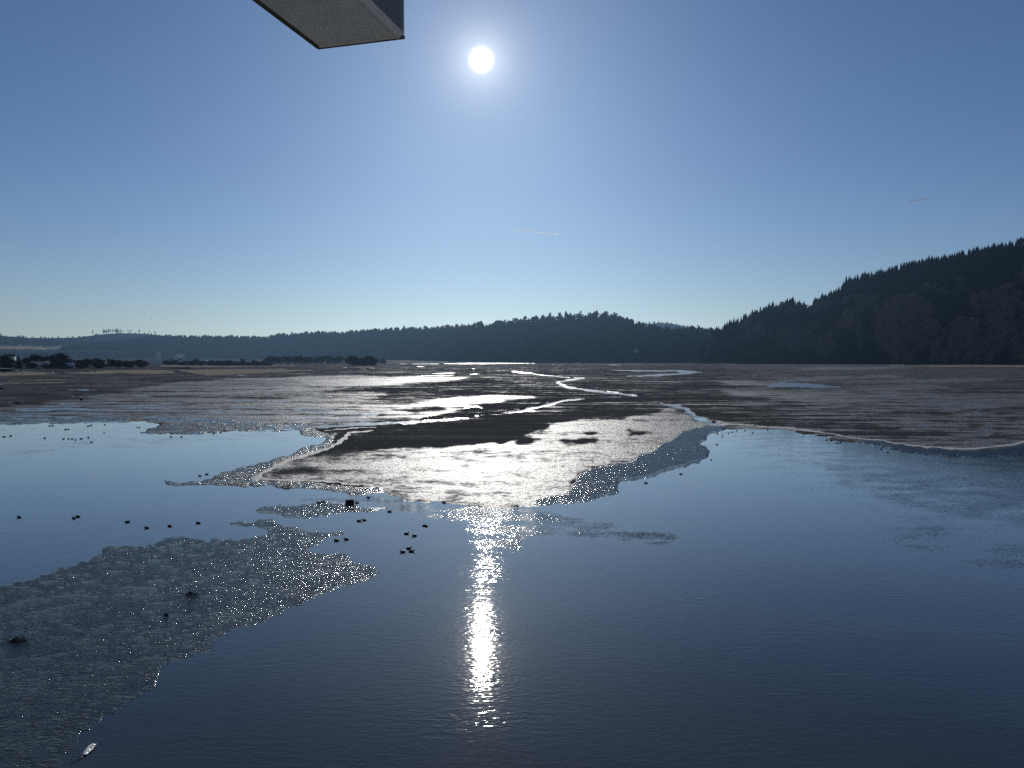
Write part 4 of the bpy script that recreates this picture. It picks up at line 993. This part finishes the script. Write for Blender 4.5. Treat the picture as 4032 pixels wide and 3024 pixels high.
clump(67, 2523, 0.44, 'larger weed clump with a pale branch near the left edge', 2, True)
clump(655, 2420, 0.07, 'very small dark scrap of weed on the near silt, below the weed clump', 3)
# pale scrap of plastic floating at the lower left, with a trailing strip
x, y = ground_pt(352, 2956); e = empty('plastic_scrap', (x, y, 0.012), 0.0); tag(e, 'crumpled white plastic scrap floating at the lower left', 'litter')
tp = NT('crumpled_plastic'); n_ = tp.noise(tp.pos(), 22, 4, 0.6)
M_pl = tp.set(Base_Color=tp.cmix(tp.ramp(n_, 0.36, 0.5), (0.12, 0.12, 0.11), (0.85, 0.84, 0.80)), Roughness=0.25, Specular_IOR_Level=0.7, Normal=tp.bump(n_, 0.03))
xa, ya = ground_pt(331, 2977); xb, yb = ground_pt(366, 2937)
nx, ny = 22, 8; v = []; f = []; r = np.random.default_rng(5)
dx_, dy_ = xb - xa, yb - ya; L = math.hypot(dx_, dy_); ux, uy = dx_ / L, dy_ / L
for i in range(nx):
    q = i / (nx - 1); wd = L * 0.145 * (0.8 + 0.4 * r.random()) * (0.35 + 0.9 * math.sin(math.pi * min(1, q * 0.62 + 0.08)))
    for j in range(ny):
        s = (j / (ny - 1) - 0.5) * 2 * wd
        v.append((xa - x + ux * L * q - uy * s, ya - y + uy * L * q + ux * s, 0.01 + 0.05 * r.random() * (1 - abs(s) / wd * 0.8) + 0.02 * q))
for i in range(nx - 1):
    for j in range(ny - 1): k = i * ny + j; f.append((k, k + 1, k + ny + 1, k + ny))
sh = link('sheet', mesh_np('sheet', v, f, M_pl), e); sd = sh.modifiers.new('thick', 'SOLIDIFY'); sd.thickness = 0.004
m = MB(); pts = [ground_pt(U, V) for U, V in ((330, 2978), (318, 2988), (304, 2995), (290, 3002), (279, 3004))]
m.tube([(a - x, b - y, 0.004) for a, b in pts], [0.02, 0.016, 0.012, 0.010, 0.004], 6); m.build('strip', M_heron, e, True)

# ------------------------------------------------------------------ contrails
tcn = NT('ice_trail'); tr = tcn.n('ShaderNodeBsdfTransparent'); df = tcn.n('ShaderNodeBsdfTranslucent'); mx = tcn.n('ShaderNodeMixShader')
df.inputs['Color'].default_value = (1, 1, 1, 1); mx.inputs[0].default_value = 0.85; tcn.l(tr.outputs[0], mx.inputs[1]); tcn.l(df.outputs[0], mx.inputs[2]); tcn.l(mx.outputs[0], tcn.o.inputs['Surface'])
def trail(a, b, D, r0, r1, label):
    A = at_depth(*a, D); B = at_depth(*b, D * 1.06); e = MB()
    n = 14; pts = [tuple(A[k] + (B[k] - A[k]) * i / n for k in range(3)) for i in range(n + 1)]
    m = MB(); m.tube(pts, [r0 + (r1 - r0) * (i / n) * (1 if i < n else 0.1) for i in range(n + 1)], 8)
    tag(m.build('contrail', tcn.m, None, True), label, 'contrail')
trail((2003, 903), (2200, 923), 40000, 14, 26, 'thin white vapour trail in mid sky above the ridge')
trail((3652, 780), (3567, 799), 40000, 26, 14, 'short bright vapour trail at the right of the sky')
trail((594, 1249), (597, 1262), 40000, 18, 8, 'tiny upright white streak low in the left sky')

# ------------------------------------------------------------------ overhanging steel box beam, upper left
tb = NT('weathered_steel'); Pn = tb.n('ShaderNodeTexCoord').outputs['Object']
n1 = tb.noise(Pn, 3.0, 5, 0.6); n2 = tb.noise(Pn, 14.0, 3, 0.6); n3 = tb.noise(Pn, 9.0, 4, 0.65)
c_ = tb.cmix(tb.ramp(n1, 0.35, 0.65), (0.50, 0.55, 0.62), (0.62, 0.67, 0.74)); c_ = tb.cmix(tb.ramp(n3, 0.62, 0.72), c_, (0.56, 0.55, 0.52))
c_ = tb.cmix(tb.ramp(n2, 0.72, 0.85), c_, (0.42, 0.43, 0.45))
M_beam = tb.set(Base_Color=c_, Roughness=0.6, Metallic=0.0, Specular_IOR_Level=0.3, Normal=tb.bump(n2, 0.002))
M_edge = simple('sealed_edge', (0.09, 0.085, 0.08), 0.7, 0.2, 0.4, 12); M_chip = simple('worn_paint_edge', (0.50, 0.52, 0.55), 0.7, 0.2, 0.3, 20)
sxA, szA = ray(1254, 192); yA = 1.6 / szA; A_ = Vector((sxA * yA, yA)); sxB, szB = ray(1592, 151); yB = 1.6 / szB; B_ = Vector((sxB * yB, yB))
wB = (B_ - A_).length; azb = math.atan2(B_.y - A_.y, B_.x - A_.x)
e = empty('overhead_beam', (A_.x, A_.y, CAMH + 1.6), azb); tag(e, 'grey weathered box beam jutting into the sky at the top', 'beam')
LB = 6.5; Hb = 0.62   # local x across, local -y back towards the mast
m = MB(); r_ = 0.022
prof = [(0.0, r_), (r_, 0.0), (wB - r_, 0.0), (wB, r_), (wB, Hb), (0, Hb)]
Pf = [(x, 0, z) for x, z in prof] + [(x, -LB, z) for x, z in prof]; k = len(prof)
m.poly(Pf, [tuple(range(k))[::-1], tuple(range(k, 2 * k))] + [(i, (i + 1) % k, k + (i + 1) % k, k + i) for i in range(k)])
m.build('box_body', M_beam, e)
m = MB(); m.box((wB + 0.003, -LB / 2 - 0.01, Hb / 2 + r_ / 2), (0.004, LB - 0.03, Hb - r_ - 0.01)); m.build('side_shade_panel', simple('beam_side_shade', (0.22, 0.23, 0.26), 0.7, 0.1, 0.15, 2), e)  # thin cover whose darker base colour holds the shade of this side
m = MB(); m.tube([(0.004, -0.01, 0.006), (0.004, -LB, 0.006)], 0.013, 8); m.build('seam', M_edge, e)
m = MB(); m.tube([(0.0, 0.0, 0.006), (wB, 0.0, 0.006)], 0.010, 8); m.build('front_seam', M_edge, e)
m = MB(); m.tube([(wB - 0.03, -0.02, -0.001), (wB - 0.03, -LB, -0.001)], [0.008, 0.008], 8); m.tube([(0.02, -0.025, -0.001), (wB - 0.03, -0.025, -0.001)], 0.006, 8); m.build('weld_line', M_chip, e)
m = MB(); m.box((wB / 2, -LB + 0.4, -1.5), (0.4, 0.4, 2.95)); m.box((wB / 2, -LB + 0.4, -8.0), (0.9, 0.9, 10.0)); m.build('mast', M_beam, e)

# added slab under and behind the camera, bounces sunlight onto the beam's underside
e = empty('bounce_platform', (0, 0, CAMH - 1.75)); tag(e, 'added pale platform below the camera that bounces sunlight up to the beam', 'platform')
m = MB(); m.box((0, -1.3, -0.15), (9.0, 6.6, 0.3)); m.build('slab', M_conc, e)
m = MB(); m.box((0, -1.6, -5.8), (5.0, 4.0, 11.0), 0, 0.9); m.build('slab_support', M_conc, e)

# ------------------------------------------------------------------ haze
hz = bpy.data.materials.new('haze'); hz.use_nodes = True; ht = hz.node_tree; ht.nodes.clear()
ho = ht.nodes.new('ShaderNodeOutputMaterial'); pv = ht.nodes.new('ShaderNodeVolumePrincipled'); ht.links.new(pv.outputs[0], ho.inputs['Volume'])
pv.inputs['Color'].default_value = (0.335, 0.58, 0.90, 1); pv.inputs['Density'].default_value = 2.5e-5; pv.inputs['Anisotropy'].default_value = 0.72
m = MB(); m.box((0, 3600, 172), (16400, 9400, 346)); hb = m.build('haze', hz); tag(hb, 'pale blue haze over the lake and hills', 'haze', kind='stuff')
